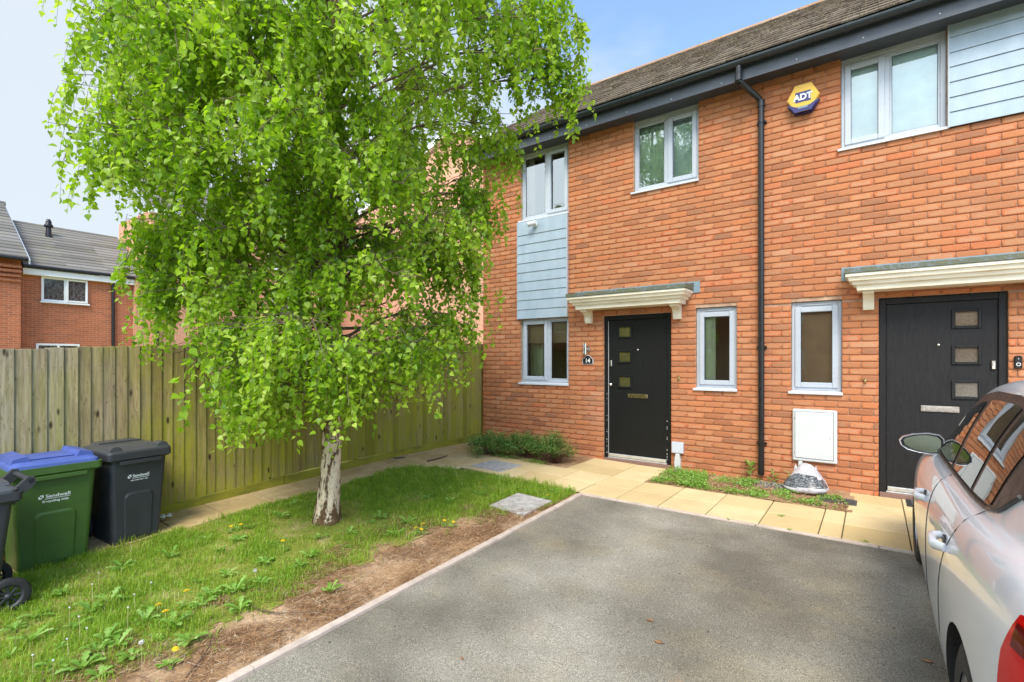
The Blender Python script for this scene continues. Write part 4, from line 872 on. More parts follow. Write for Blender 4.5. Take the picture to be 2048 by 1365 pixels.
# ------------------------------------------------------------------ birch tree
TX, TY = -4.15, -4.0; TZ = G(TX, TY)
def birch():
    global rng
    t = empty('birch_tree', (TX, TY, TZ), 0, 'silver birch with peeling pale trunk and drooping bright green leaves on the lawn', 'tree')
    m = MB(); pts = []; rad = []; H = 7.6
    for i in range(60):
        z = -0.05+H*i/59; f = max(0, z)/H
        r_ = (.084*(1-f)**.85+.011)*(1+.42*math.exp(-max(0, z)*7)); lean = .10*min(z, 2.2)/2.2+.05*max(0, z-2.2)*.2
        pts.append((lean+.02*math.sin(z*1.7)*min(1, z), .02*math.sin(z*2.3+1)*min(1, z), z)); rad.append(r_)
    n = 20; vs = []
    for p, r_ in zip(pts, rad):
        for k in range(n):
            a = 2*math.pi*k/n; q = r_*(1+.10*noise.noise(Vector((math.cos(a)*1.4, math.sin(a)*1.4, p[2]*2.3)))+(.12*math.cos(3*a+.5)*math.exp(-max(0, p[2])*6))); vs.append((p[0]+q*math.cos(a), p[1]+q*math.sin(a), p[2]))
    m.add(vs, [(i*n+k, i*n+(k+1) % n, (i+1)*n+(k+1) % n, (i+1)*n+k) for i in range(len(pts)-1) for k in range(n)], 0, None, True); m.build('trunk', 'bark', t)
    P = np.array(pts)
    def tp(z): return Vector((np.interp(z, P[:, 2], P[:, 0]), np.interp(z, P[:, 2], P[:, 1]), z))
    # crown radius by height (world z), and direction (c = +1 camera right, -1 camera left)
    zz = [.75, 1.0, 1.3, 1.6, 1.9, 2.5, 3.1, 3.6, 4.4, 5.2, 6.2, 7.4, 8.0]
    rL = [.80, 1.05, 1.2, 1.35, 1.6, 1.75, 1.85, 1.95, 2.15, 2.15, 1.8, .8, .2]
    rR = [.10, .40, .90, 1.45, 1.56, 1.58, 1.72, 1.92, 2.25, 2.3, 1.85, .8, .2]
    cr = Vector((math.cos(R(36.06)), math.sin(R(36.06)), 0))
    def env(d, z):
        c = Vector((d.x, d.y, 0)).normalized().dot(cr); f = .5+.5*c
        return ((1-f)*np.interp(z, zz, rL)+f*np.interp(z, zz, rR))*(1-.20*max(0, Vector((d.x, d.y, 0)).normalized().dot(Vector((math.sin(R(36.06)), -math.cos(R(36.06)), 0)))))
    b = MB(); anchors = []
    nb = 120
    for i in range(nb):
        f = (i+.5)/nb; z0 = 1.12+6.0*f**1.35; az = i*2.39996+random.uniform(-.25, .25); d = Vector((math.cos(az), math.sin(az), 0))
        for attempt in range(1):
            zt = z0+random.uniform(.1, .9)*(1 if z0 > 1.9 else .1); ln = env(d, zt)*random.uniform(.62, 1.0); ln = max(.25, ln)
            base = tp(z0); rise = (zt-z0)
            pp = []; side = Vector((-d.y, d.x, 0))*random.uniform(-.25, .25)
            for k in range(9):
                s_ = k/8; sag = -.22*ln*max(0, s_-.45)**2*2.2
                pp.append(base+d*(ln*s_)+side*(s_*s_*ln)+Vector((0, 0, rise*math.sin(min(1, s_*1.25)*math.pi/2)+sag))+Vector((random.uniform(-1, 1), random.uniform(-1, 1), random.uniform(-1, 1)))*.02*ln*s_)
            r0 = max(.006, .020*(1-f*.75)*ln/2.0+.004)
            b.tube(pp, [r0*(1-.85*k/8) for k in range(9)], 6, cap=False)
            # secondaries
            for j in range(int(4+ln*6)):
                s_ = random.uniform(.12, 1.0)**.7; k = min(7, int(s_*8)); q = pp[k].lerp(pp[k+1], s_*8-k)
                a2 = az+random.choice((-1, 1))*random.uniform(.3, 1.25); d2 = Vector((math.cos(a2), math.sin(a2), random.uniform(.0, .55))); l2 = random.uniform(.25, .62)*(1.1-s_*.45)*min(1, ln)
                qq = [q, q+d2*l2*.5+Vector((0, 0, .03)), q+d2*l2+Vector((0, 0, -.06*l2))]
                # keep inside the envelope
                rel = qq[2]-tp(min(7.4, max(0.8, qq[2].z))); rr = math.hypot(rel.x, rel.y); e_ = env(rel, qq[2].z)
                if rr > e_*1.03: qq = [q, q.lerp(qq[1], .4), q.lerp(qq[2], .35)]
                b.tube(qq, [r0*.35+.001, .0028, .0016], 5, cap=False)
                for w in range(5): anchors.append((qq[0].lerp(qq[1], random.random()) if w < 1 else qq[1].lerp(qq[2], random.random()), d2))
            for w in range(9): k = random.randint(3, 8); anchors.append((pp[k], d))
    # foliage masses at the ends of the main limbs: (lateral, depth, height) seen from the drive, size, twig count
    F_ = Vector((-math.sin(R(36.06)), math.cos(R(36.06)), 0)); CAM = Vector((0, -6.75, 0))
    MASS = [(-3.25,4.0,4.35,.42,.40,130),(-2.95,3.7,3.55,.42,.35,110),(-1.75,4.1,2.2,.40,.35,100),(-1.7,3.9,2.8,.42,.35,110),(-1.55,4.0,3.5,.45,.38,110),(-2.1,4.1,3.0,.45,.38,100),(-1.25,4.3,2.5,.45,.35,100),(-2.0,3.8,4.3,.5,.4,90),(-2.98, 3.7, 3.2, 0.42, 0.4, 114), (-2.84, 3.9, 3.9, 0.42, 0.45, 142), (-2.83, 4.1, 4.6, 0.42, 0.4, 114), (-2.41, 3.6, 3.0, 0.47, 0.4, 114), (-2.43, 3.5, 3.9, 0.42, 0.45, 104), (-2.66, 4.4, 2.55, 0.42, 0.35, 104), (-2.33, 4.0, 2.1, 0.38, 0.3, 85), (-2.13, 3.7, 1.45, 0.34, 0.25, 76), (-2.15, 3.9, 1.15, 0.28, 0.2, 52), (-1.5, 3.6, 1.75, 0.5, 0.3, 104), (-1.2, 3.7, 1.55, 0.45, 0.28, 85), (-0.85, 4.1, 1.65, 0.4, 0.3, 76), (-0.55, 4.9, 1.95, 0.38, 0.32, 85), (-0.45, 5.0, 2.6, 0.4, 0.4, 95), (-0.25, 4.9, 3.1, 0.35, 0.35, 76), (-0.1, 4.7, 3.75, 0.3, 0.35, 66), (0.37, 4.5, 4.4, 0.28, 0.42, 104), (0.15, 4.3, 4.5, 0.35, 0.4, 76), (-0.9, 3.9, 3.4, 0.5, 0.45, 104), (-1.6, 3.4, 3.3, 0.55, 0.45, 114), (-1.3, 3.3, 4.0, 0.5, 0.4, 85), (-0.7, 3.6, 4.2, 0.45, 0.4, 76), (0.54, 4.5, 4.1, 0.14, 0.32, 42),(-3.15,4.2,2.65,.34,.35,110),(-2.95,4.15,2.15,.32,.28,90)]
    for (la, de, hz, sr, sh_, cnt) in MASS:
        c = CAM+F_*de+cr*la+Vector((0, 0, hz))-Vector((TX, TY, TZ)); base = tp(min(6.8, max(1.1, c.z-.25*math.hypot(c.x, c.y))))
        pp = [base.lerp(c, k/6)+Vector((0, 0, .16*math.sin(k/6*math.pi)))+Vector((random.uniform(-1, 1), random.uniform(-1, 1), random.uniform(-1, 1)))*.03 for k in range(7)]
        b.tube(pp, [.016*(1-.8*k/6) for k in range(7)], 6, cap=False)
        for w in range(14):
            e = c+Vector((random.gauss(0, sr*.5), random.gauss(0, sr*.5), random.gauss(0, sh_*.45))); st_ = pp[random.randint(3, 6)]; b.tube([st_, st_.lerp(e, .5)+Vector((0, 0, .04)), e], [.005, .003, .0015], 5, cap=False)
            for v_ in range(max(1, cnt//14)): p = st_.lerp(e, random.uniform(.35, 1.05)); anchors.append((p+Vector((random.gauss(0, .03), random.gauss(0, .03), random.gauss(0, .03))), (e-base), 1))
    # hanging twigs with leaves
    tw = MB(); base_pts = []; nor = []
    for an in anchors:
        p, d = an[0], an[1]; free = len(an) > 2
        if not free and math.hypot(p.x, p.y) > env(Vector((p.x, p.y, 0)), p.z)*1.05+.1: continue
        zz_ = p.z
        ln = random.uniform(.14, .46) if p.z > 2.3 else random.choice((random.uniform(.08, .3), random.uniform(.2, .62)))
        dd = Vector((d.x, d.y, 0)); dd = dd.normalized() if dd.length > 0 else Vector((1, 0, 0)); a = random.uniform(-1.2, 1.2); dd = Matrix.Rotation(a, 3, 'Z') @ dd
        out_ = random.uniform(.05, .30); q = [p+dd*(ln*out_*math.sin(s_*math.pi/2)*1.3)-Vector((0, 0, ln*s_**1.3)) for s_ in (0, .35, .7, 1)]
        e_ = env(q[-1]-tp(min(7.4, max(.8, q[-1].z))), q[-1].z); rel = q[-1]-tp(min(7.4, max(.8, q[-1].z)))
        if q[-1].z < .80+.12*noise.noise(Vector((p.x*4, p.y*4, 9))) or (not free and math.hypot(rel.x, rel.y) > e_*1.06): continue
        # airy gaps: thin out by large-scale noise
        gn = noise.noise(Vector((p.x*1.5, p.y*1.5, p.z*1.7))+Vector((4.2, 1.1, 0)))+.35*noise.noise(Vector((p.x*4, p.y*4, p.z*3)))
        lowz = p.z < 2.6
        if not free and gn > (.21 if lowz else .28) and random.random() < .75: continue
        tw.tube(q, [.0018, .0014, .0011, .0008], 3, cap=False)
        nl = int(ln/.026)+2
        for k in range(nl):
            s_ = (k+.5)/nl; u = s_*3; kk = min(2, int(u)); c = q[kk].lerp(q[kk+1], u-kk); base_pts.append(c); nor.append(dd)
    b.build('branches', 'limb', t); tw.build('twigs', 'twig', t)
    n = len(base_pts); B = np.array([tuple(v) for v in base_pts]); open('/tmp/leaves.txt','w').write(str(n)) if False else None
    az = rng.uniform(0, 2*np.pi, n); pit = np.clip(rng.normal(-.75, .42, n), -1.5, .5); roll = rng.normal(0, .75, n); sc = rng.uniform(.030, .056, n)
    # leaf axes: direction L (hanging outward and down), width W, normal Nn
    Ld = np.stack([np.cos(az)*np.cos(pit), np.sin(az)*np.cos(pit), np.sin(pit)], 1); Wd = np.stack([-np.sin(az), np.cos(az), np.zeros(n)], 1); Nn = np.cross(Ld, Wd)
    W2 = Wd*np.cos(roll)[:, None]+Nn*np.sin(roll)[:, None]; N2 = np.cross(Ld, W2)
    # ovate-triangular outline with serrate hint; (along, across, lift)
    sh = np.array([(0, 0, 0), (.06, .30, .04), (.30, .46, .10), (.60, .30, .08), (.82, .13, .04), (1.04, 0, -.10), (.82, -.13, .04), (.60, -.30, .08), (.30, -.46, .10), (.06, -.30, .04), (.30, 0, 0), (.60, 0, -.01)])
    pet = B+Ld*(sc*.35)[:, None]
    V = pet[:, None, :]+sc[:, None, None]*(sh[None, :, 0, None]*Ld[:, None, :]+sh[None, :, 1, None]*W2[:, None, :]+sh[None, :, 2, None]*N2[:, None, :])
    quads = np.array([(0,1,2,10), (10,2,3,11), (11,3,4,5), (0,10,8,9), (10,11,7,8), (11,5,6,7)])
    F = (quads[None]+(np.arange(n)*12)[:, None, None]).reshape(-1, 4)
    clump = np.array([noise.noise(Vector((p[0]*2.2, p[1]*2.2, p[2]*2.2))) for p in B]); rr = np.clip(.52+.45*clump+rng.normal(0, .20, n), 0, 1)
    rr = np.repeat(rr, 6); npmesh('crown', V.reshape(-1, 3), F, rr, 'leaf', t, True)
birch()

# ------------------------------------------------------------------ lawn: grass blades, dandelions, debris
def ngrid(arr, f, off=0): return np.array([noise.noise(Vector((x*f, y*f, off))) for x, y in arr])
def blades(name, pts, h, w, mat, rcol, lean=.5, flat=False):
    n = len(pts); az = rng.uniform(0, 2*np.pi, n); ln = rng.uniform(.05, lean, n); hh = h
    z0 = np.array([G(x, y)+.012 for x, y in pts]); P = np.stack([pts[:, 0], pts[:, 1], z0], 1)
    S = np.stack([-np.sin(az), np.cos(az), np.zeros(n)], 1)*(w/2)[:, None]; D = np.stack([np.cos(az), np.sin(az), np.zeros(n)], 1)
    mid = P+D*(hh*ln*.35)[:, None]+np.array([0, 0, 1])*(hh*.6)[:, None]; tip = P+D*(hh*ln*1.25)[:, None]+np.array([0, 0, 1])*(hh*(1-.45*ln))[:, None]
    V = np.stack([P-S, P+S, mid+S*.8, mid-S*.8, tip+S*.12, tip-S*.12], 1).reshape(-1, 3)
    F = (np.array([(0,1,2,3), (3,2,4,5)])[None]+(np.arange(n)*6)[:, None, None]).reshape(-1, 4); return npmesh(name, V, F, np.repeat(rcol, 2), mat, None, True)
def scatter(n, poly):
    P = np.array(poly); lo, hi = P.min(0), P.max(0); out_ = []
    c = rng.uniform(lo, hi, (n*3, 2))
    for x, y in c:
        if inside(poly, x, y): out_.append((x, y))
        if len(out_) >= n: break
    return np.array(out_)
COVER = (-3.21, -2.71, -2.81, -2.24)
pts = scatter(135000, [(x, max(y, -7.4)) for x, y in LAWN])
ds = np.array([dist_soil(x, y) for x, y in pts]); n1 = ngrid(pts, 3.1); n2 = ngrid(pts, 9, 3)
near = np.clip((pts[:, 1]+3.2)/1.2, 0, 1)           # lusher by the paving
dens = np.clip(.74+1.1*n1+.6*n2+.5*near-.9*np.exp(-((pts[:, 0]+4.1)**2+(pts[:, 1]+4.15)**2)/.28), .06, 1)*np.clip((ds-.02+.10*n2)/.28, .0, 1)
keep = (rng.uniform(0, 1, len(pts)) < dens) & ~((pts[:, 0] > COVER[0]) & (pts[:, 0] < COVER[1]) & (pts[:, 1] > COVER[2]) & (pts[:, 1] < COVER[3]))
edge = np.clip(1-(-1.85-pts[:, 1])/.5, 0, 1)
p2 = pts[keep]; hh = rng.uniform(.018, .050, len(p2))*(1+.6*near[keep])*(1+1.6*np.clip(n2[keep]-.05, 0, 1)+.5*np.clip(n1[keep], 0, 1)); wv = rng.uniform(.0022, .0042, len(p2))
rc = np.clip(.42+.35*n2[keep]+rng.normal(0, .22, len(p2))+.05*near[keep]+.25*np.clip(-n1[keep], 0, 1), 0, 1)
tag(blades('grass', p2, hh, wv, 'grass', rc, .9), 'short patchy green grass of the front lawn', 'grass', kind='stuff')
tp_ = scatter(16000, [(-2.7,-1.95), (-2.7,-7.3), (-3.45,-7.3), (-3.5,-5.2), (-3.6,-3.5), (-3.3,-2.7), (-2.8,-2.6)]); q_ = ngrid(tp_, 4.2, 12)+.5*ngrid(tp_, 11, 2); dd_ = np.array([dist_soil(x, y) for x, y in tp_]); tp_ = tp_[rng.uniform(0, 1, len(tp_)) < np.clip(2.2*(q_-.10), 0, 1)*np.clip(1-dd_/.32, .0, 1)]
tag(blades('grass', tp_, rng.uniform(.015, .04, len(tp_)), rng.uniform(.0024, .0045, len(tp_)), 'grass', np.clip(rng.normal(.4, .25, len(tp_)), 0, 1), .9), 'thin grass tufts creeping onto the bare strip beside the drive', 'grass', kind='stuff')
# broad low clover-like leaves among the grass
def small_leaves(name, P, z, size, mat, rcol, tilt=.5):
    n = len(P); az = rng.uniform(0, 2*np.pi, n); t = rng.normal(0, tilt, n); D = np.stack([np.cos(az)*np.cos(t), np.sin(az)*np.cos(t), np.sin(t)], 1); S = np.stack([-np.sin(az), np.cos(az), rng.normal(0, .3, n)], 1); C = np.stack([P[:, 0], P[:, 1], z], 1)
    sh = [(-.5, 0), (-.1, .36), (.5, 0), (-.1, -.36)]
    V = np.stack([C+size[:, None]*(a*D+b*S) for a, b in sh], 1).reshape(-1, 3); F = (np.array([(0,1,2,3)])[None]+(np.arange(n)*4)[:, None, None]).reshape(-1, 4); return npmesh(name, V, F, rcol, mat)
pc = scatter(26000, [(x, max(y, -7.4)) for x, y in LAWN]); c1 = ngrid(pc, 2.3, 9); kk = (rng.uniform(0, 1, len(pc)) < np.clip(.25+1.5*c1, .04, 1)) & (np.array([dist_soil(x, y) for x, y in pc]) > .05) & ~((pc[:, 0] > COVER[0]) & (pc[:, 0] < COVER[1]) & (pc[:, 1] > COVER[2]) & (pc[:, 1] < COVER[3])); pc = pc[kk]
tag(small_leaves('clover', pc, np.array([G(x, y) for x, y in pc])+rng.uniform(.012, .035, len(pc)), rng.uniform(.007, .016, len(pc)), 'weed', rng.uniform(0, .8, len(pc))), 'tiny clover leaves spread through the lawn', 'clover', kind='stuff')
# dry needles and catkin debris on the bare strip
def debris(name, P, L0, L1, w, mat, dz=.016):
    n = len(P); az = rng.normal(R(78), .9, n); ln = rng.uniform(L0, L1, n); D = np.stack([np.cos(az), np.sin(az), rng.normal(0, .12, n)], 1); S = np.stack([-np.sin(az), np.cos(az), np.zeros(n)], 1)*w
    C = np.stack([P[:, 0], P[:, 1], np.array([G(x, y) for x, y in P])+dz+rng.uniform(0, .012, n)], 1); bend = rng.normal(0, .18, n)
    m_ = C+S/w*(ln*bend)[:, None]+np.array([0, 0, .004])
    V = np.stack([C-D*ln[:, None]/2-S, C-D*ln[:, None]/2+S, m_+S, m_-S, C+D*ln[:, None]/2+S, C+D*ln[:, None]/2-S], 1).reshape(-1, 3); F = (np.array([(0,1,2,3), (3,2,4,5)])[None]+(np.arange(n)*6)[:, None, None]).reshape(-1, 4)
    return npmesh(name, V, F, np.repeat(rng.uniform(0, 1, n), 2), mat)
STRIP = [(-2.66,-1.9), (-2.66,-7.3), (-3.45,-7.3), (-3.5,-5.2), (-3.65,-3.5), (-3.3,-2.7), (-2.8,-2.6)]
pd = scatter(22000, STRIP); dn = ngrid(pd, 2.6, 7); pd = pd[rng.uniform(0, 1, len(pd)) < np.clip(.50+1.5*dn, .05, 1)*np.clip(((-pd[:, 0])-2.66)/.05+.35, 0, 1)]
tag(debris('plant_debris', pd, .02, .10, .0015, 'needle'), 'brown dry needles and stems littering the bare strip by the drive', 'plant debris', kind='stuff')

def ground_z(x, y): return G(x, y)+.014
def toothed_leaf(mb, base, az, ln, wd, up, r, curl=.6):
    """jagged dandelion leaf arching outwards"""
    n = 9; L_, R_, C_ = [], [], []; d = Vector((math.cos(az), math.sin(az), 0)); s_ = Vector((-d.y, d.x, 0))
    for i in range(n+1):
        f = i/n; p = base+d*(ln*f*(1-.2*up*f))+Vector((0, 0, ln*(up*f-curl*up*f*f)+.003)); w = wd*(.12+.88*math.sin(min(1, f*1.08)*math.pi*.72)**1.2)*(1 if f < .93 else .35); w *= (1.0 if i % 2 == 0 else .48)
        off = d*(-.012*ln*8*(.1 if i % 2 == 0 else 0)); L_.append(p+s_*w+off+Vector((0, 0, w*.35))); R_.append(p-s_*w+off+Vector((0, 0, w*.35))); C_.append(p)
    vs = L_+C_+R_; q = n+1; fs = [(i, i+1, q+i+1, q+i) for i in range(n)]+[(q+i, q+i+1, 2*q+i+1, 2*q+i) for i in range(n)]; mb.add(vs, fs, 0, r, True)
def rosette(parent, x, y, n, ln, up=.45):
    mb = MB(); b = Vector((x, y, ground_z(x, y)))
    for k in range(n): toothed_leaf(mb, b, 2*math.pi*k/n+random.uniform(-.4, .4), ln*random.uniform(.6, 1.1), ln*.17, random.uniform(.25, 1.0)*up*2, random.random())
    return mb.build('leaves', 'weed', parent, False)
FLOW = [(348,1228,'fourth'), ]
def px2g(px, py, dz=0):
    u = (px-1024)/990; v = -(py-721)/990; s, c = math.sin(R(36.06)), math.cos(R(36.06)); r = (-s+u*c, c+u*s, v); z = 0; 
    for _ in range(20): t = (z+dz-1.5)/r[2]; X, Y = r[0]*t, r[1]*t-6.75; z = G(X, Y)
    return X, Y
# places read off the photograph once (ground coordinates, metres)
HEADS = [((462,1057), .05, 'yellow dandelion flower beside the dark bin path, farthest left of the lawn flowers'), ((482,1053), .04, 'tiny yellow dandelion just right of the leftmost far flower'), ((566,1086), .07, 'yellow dandelion flower standing left of the birch foot'),
         ((373,1187), .09, 'yellow dandelion on a bent stalk above the lower left grass'), ((317,1215), .06, 'upper of the two yellow dandelions in the lower left lawn'), ((331,1228), .05, 'lower of the two yellow dandelions in the lower left lawn'),
         ((351,1305), .08, 'big yellow dandelion at the edge of the bare strip, nearest the camera'), ((832,1060), .05, 'yellow dandelion right of the birch, left one of a close trio'), ((846,1052), .06, 'yellow dandelion right of the birch, top one of a close trio'), ((843,1063), .03, 'yellow dandelion right of the birch, lowest of a close trio'),
         ((889,1045), .06, 'yellow dandelion between the birch and the grey slab in the lawn'), ((907,1048), .04, 'small yellow dandelion nearest the bare strip in the middle of the lawn edge'), ((960,970), .05, 'pale yellow dandelion near the paving at the back of the lawn'), ((1095,994), .03, 'yellow dandelion beside the grey slab by the drive')]
def flower_head(mb, c, rr, tilt):
    for ring, (r1, h) in enumerate(((rr, 0), (rr*.78, .004), (rr*.5, .007))):
        n = 16-3*ring
        for k in range(n):
            a = 2*math.pi*k/n+ring*.2; d = Vector((math.cos(a), math.sin(a), 0)); s_ = Vector((-d.y, d.x, 0)); tz = Vector((0, 0, h+.004)); 
            pts_ = [c+tz-Vector((0, 0, .003)), c+tz+d*r1*.6+s_*r1*.13, c+tz+d*r1+s_*r1*.08+Vector((0, 0, tilt*d.x*r1)), c+tz+d*r1-s_*r1*.08+Vector((0, 0, tilt*d.x*r1)), c+tz+d*r1*.6-s_*r1*.13]; mb.add(pts_, [(0,1,2,3,4)])
for i, ((px, py), h, lb) in enumerate(HEADS):
    x, y = px2g(px, py, h); z = ground_z(x, y); t = empty('dandelion', (x, y, z), 0, lb, 'dandelion', 'yellow dandelions in the lawn'); t.location = (0, 0, 0)
    bx, by = x+random.uniform(-.03, .03), y+random.uniform(-.03, .03)
    m = MB(); top = Vector((x, y, z+h)); m.tube([(bx, by, z-.01), ((x+bx)/2, (y+by)/2, z+h*.5), top], .0018, 6); m.build('stalk', 'stalk', t)
    m = MB(); flower_head(m, top, .019, random.uniform(-.3, .3)); m.build('flower', 'yellow', t, False)
    rosette(t, bx, by, 6, .07)
SEED = [((283,1290), .14, 'round white seed head on two stalks in the lower left lawn'), ((510,1145), .05, 'dandelion seed clock in the middle of the lawn'), ((197,1150), .12, 'tall stalk with a bare brown tip nearest the green bin')]
for i, ((px, py), h, lb) in enumerate(SEED):
    x, y = px2g(px, py, h); z = ground_z(x, y); t = empty('seed_head', (0, 0, 0), 0, lb, 'dandelion clock', 'gone-over dandelions in the lawn')
    m = MB(); m.tube([(x+.01, y, z-.01), (x+.004, y, z+h*.5), (x, y, z+h)], .0016, 6); m.build('stalk', 'stalk', t)
    m = MB(); rr = .013 if i < 2 else .006
    for k in range(90 if i < 2 else 20):
        d = Vector((random.gauss(0, 1), random.gauss(0, 1), random.gauss(0, 1))).normalized(); c = Vector((x, y, z+h)); e = c+d*rr; s_ = d.orthogonal().normalized()*.0022; w = d.cross(s_)
        m.add([c, e+s_, e+w], [(0,1,2)]); m.add([e-s_, e+w, e+s_, e-w], [(0,1,2,3)])
    m.build('seeds', 'seed', t, False)
k = 0
BARE = [(137,1285), (139,1225), (172,1255), (186,1178), (255,1230), (300,1170), (66,1330), (106,1330), (270,1190), (160,1250)]
for (px, py) in BARE:
    x, y = px2g(px, py+40, 0); z = ground_z(x, y); h = random.uniform(.09, .15); t = empty('bare_stalk', (0, 0, 0), 0, 'thin pale dandelion stalk with a withered tip in the lower left lawn', 'stalk', 'withered dandelion stalks in the lower left lawn'); dx = random.uniform(-.03, .03)
    m = MB(); m.tube([(x, y, z-.01), (x+dx*.3, y, z+h*.6), (x+dx, y, z+h)], [.0022, .0018, .0014], 6); m.build('stalk', 'stalk', t); m = MB(); m.lathe([(0, 0), (.0045, .003), (.006, .009), (.002, .012)], (x+dx, y, z+h), 'Z', 8); m.build('tip', 'seed', t)
ROS = [(520,1175),(530,1130),(640,1080),(700,1070),(745,1050),(770,1060),(790,1075),(760,1040),(815,1050),(600,1140),(575,1160),(440,1110),(370,1090),(340,1120),(245,1140),(130,1190),(100,1200),(155,1260),(210,1290),(195,1310),(235,1300),(300,1225),(315,1285),(345,1260),(390,1220),(420,1200),(405,1215),(60,1290),(20,1320),(70,1240),(110,1340),(165,1345),(200,1360),(480,1225),(660,1190),(720,1020),(880,970),(930,985),(1000,965),(1060,1000),(1110,990),(1140,985),(1030,980),(560,1040),(500,1060),(455,1155),(395,1170),(290,1250),(265,1320),(120,1300),(30,1265),(180,1230),(220,1210),(330,1340),(380,1290),(470,1190),(620,1120),(690,1100),(545,1095),(475,1085),(410,1085),(585,1015),(800,985),(850,1000),(900,1010),(960,995)]
for (px, py) in ROS:
    x, y = px2g(px, py); 
    if COVER[0]-.03 < x < COVER[1]+.03 and COVER[2]-.03 < y < COVER[3]+.03: continue
    t = empty('weed_rosette', (0, 0, 0), 0, 'jagged-leaved green weed growing flat in the lawn', 'weed', 'jagged-leaved weeds in the lawn'); rosette(t, x, y, random.randint(6, 10), random.uniform(.06, .13), random.choice((.4, .6, .85)))
# fallen sticks
def stick(ptsx, r0, label):
    P = [px2g(*p) for p in ptsx]; m = MB(); m.tube([(x, y, ground_z(x, y)+.010) for x, y in P], [r0*(1-.6*i/len(P)) for i in range(len(P))], 7); tag(m.build('stick', 'twig'), label, 'stick', 'fallen sticks')
stick([(372,1365), (400,1330), (425,1290), (445,1262)], .006, 'bent pale stick on bare soil at the bottom edge beside the drive')
stick([(490,1213), (520,1228), (560,1235), (620,1231), (680,1228), (740,1200)], .005, 'long thin dark stick lying along the bare strip')
stick([(855,926), (875,921), (895,915)], .012, 'short brown stick on the paving left of the bushes')

# ------------------------------------------------------------------ slabs, mats, litter
def flat_slab(name, quad, mat, label, cat, th=.02, dz=.0, group=None):
    m = MB(); z = [G(x, y)+dz for x, y in quad]
    vs = [(x, y, zz-.02) for (x, y), zz in zip(quad, z)]+[(x, y, zz+th-.003) for (x, y), zz in zip(quad, z)]; cx = sum(q[0] for q in quad)/4; cy = sum(q[1] for q in quad)/4
    vs += [(x+(cx-x)*.012, y+(cy-y)*.012, zz+th) for (x, y), zz in zip(quad, z)]
    m.add(vs, [(0,1,5,4), (1,2,6,5), (2,3,7,6), (3,0,4,7), (4,5,9,8), (5,6,10,9), (6,7,11,10), (7,4,8,11), (8,9,10,11)]); return tag(m.build(name, mat), label, cat, group)
flat_slab('inspection_cover', [(-3.18,-2.79), (-2.74,-2.79), (-2.74,-2.27), (-3.18,-2.27)], 'greyslab', 'grey square slab set in the grass beside the drive corner', 'cover', .024, .004)
flat_slab('inspection_cover', [(-4.40,-1.66), (-3.90,-1.66), (-3.90,-1.16), (-4.40,-1.16)], 'greyslab', 'grey square slab let into the buff paving in front of the bushes', 'cover', .018)
t = empty('drain_grate', (0, 0, 0), 0, 'dark ribbed drain cover lying at the bed corner beside the bag', 'drain cover'); m = MB(); m.box(-.46, -.13, -.60, -.38, .0, .02, .003); m.build('plate', 'grille', t)
m = MB(); 
for k in range(15): m.box(-.455+k*.021, -.444+k*.021, -.595, -.385, .0202, .027, .002)
m.build('ribs', 'grille', t)
t = empty('doormat', (0, 0, 0), 0, 'small dark grey doormat in front of the charcoal door, partly hidden by the car', 'doormat'); m = MB(); m.box(.285, .80, -.31, -.02, .013, .024, .004); m.build('border', 'rubber', t); m = MB(); m.box(.325, .76, -.275, -.055, .0245, .031, .003); m.build('pile', 'matt', t)
# bag
def bag():
    t = empty('plastic_bag', (0, 0, 0), R(0), 'white and black printed plastic sack slumped against the wall under the meter cabinet', 'bag')
    cx, cy, z0 = -.61, -.33, .02; nu, nv = 40, 22; V = []; Fc = []; mi = []
    for j in range(nv+1):
        v = j/nv; ph = v*math.pi
        for i in range(nu):
            a = 2*math.pi*i/nu; c, s_ = math.cos(a), math.sin(a); sup = (abs(c)**3.2+abs(s_)**3.2)**(-1/3.2); rr = math.sin(ph)**.55
            x = .20*c*sup*rr; y = .15*s_*sup*rr; z = -.075*math.cos(ph)*(1.0 if v < .5 else 2.5); x *= 1.12-2.9*max(0, z+.02); y *= 1.05-1.6*max(0, z)
            z += .03*math.exp(-((x+.02)/.12)**2)*(v > .5); nn = .012*noise.noise(Vector((x*14, y*14, z*14+2))) + .006*noise.noise(Vector((x*40, y*40, z*40)))
            lean = (z+.075)*.55; V.append((cx+x*(1+nn*6), cy+y*(1+nn*5)+lean, z0+.075+z+nn))
    for j in range(nv):
        for i in range(nu): Fc.append((j*nu+i, j*nu+(i+1) % nu, (j+1)*nu+(i+1) % nu, (j+1)*nu+i)); zc = j/nv; a = 2*math.pi*(i+.5)/nu; front = math.sin(a) < -.05; mi.append(1 if (front and .46+.02*math.cos(a) < zc < .60+.05*math.sin(-a)) else 0)
    me = bpy.data.meshes.new('sack'); me.from_pydata(V, [], Fc); me.materials.append(MAT['bag']); me.materials.append(MAT['bagdark']); me.polygons.foreach_set('material_index', mi); me.polygons.foreach_set('use_smooth', [True]*len(Fc)); add('sack', me, t)
    m = MB()
    for sx in (-1, 1):
        b0 = Vector((cx+sx*.085-.01, cy+.16, z0+.235)); m.add([b0+Vector((-.035, .01, -.03)), b0+Vector((.03, .0, -.04)), b0+Vector((.02*sx, .01, .045)), b0+Vector((.0, .02, .0))], [(0,1,2), (1,3,2), (3,0,2)], 0, .5, True)
    m.build('corner_ears', 'bag', t)
bag()
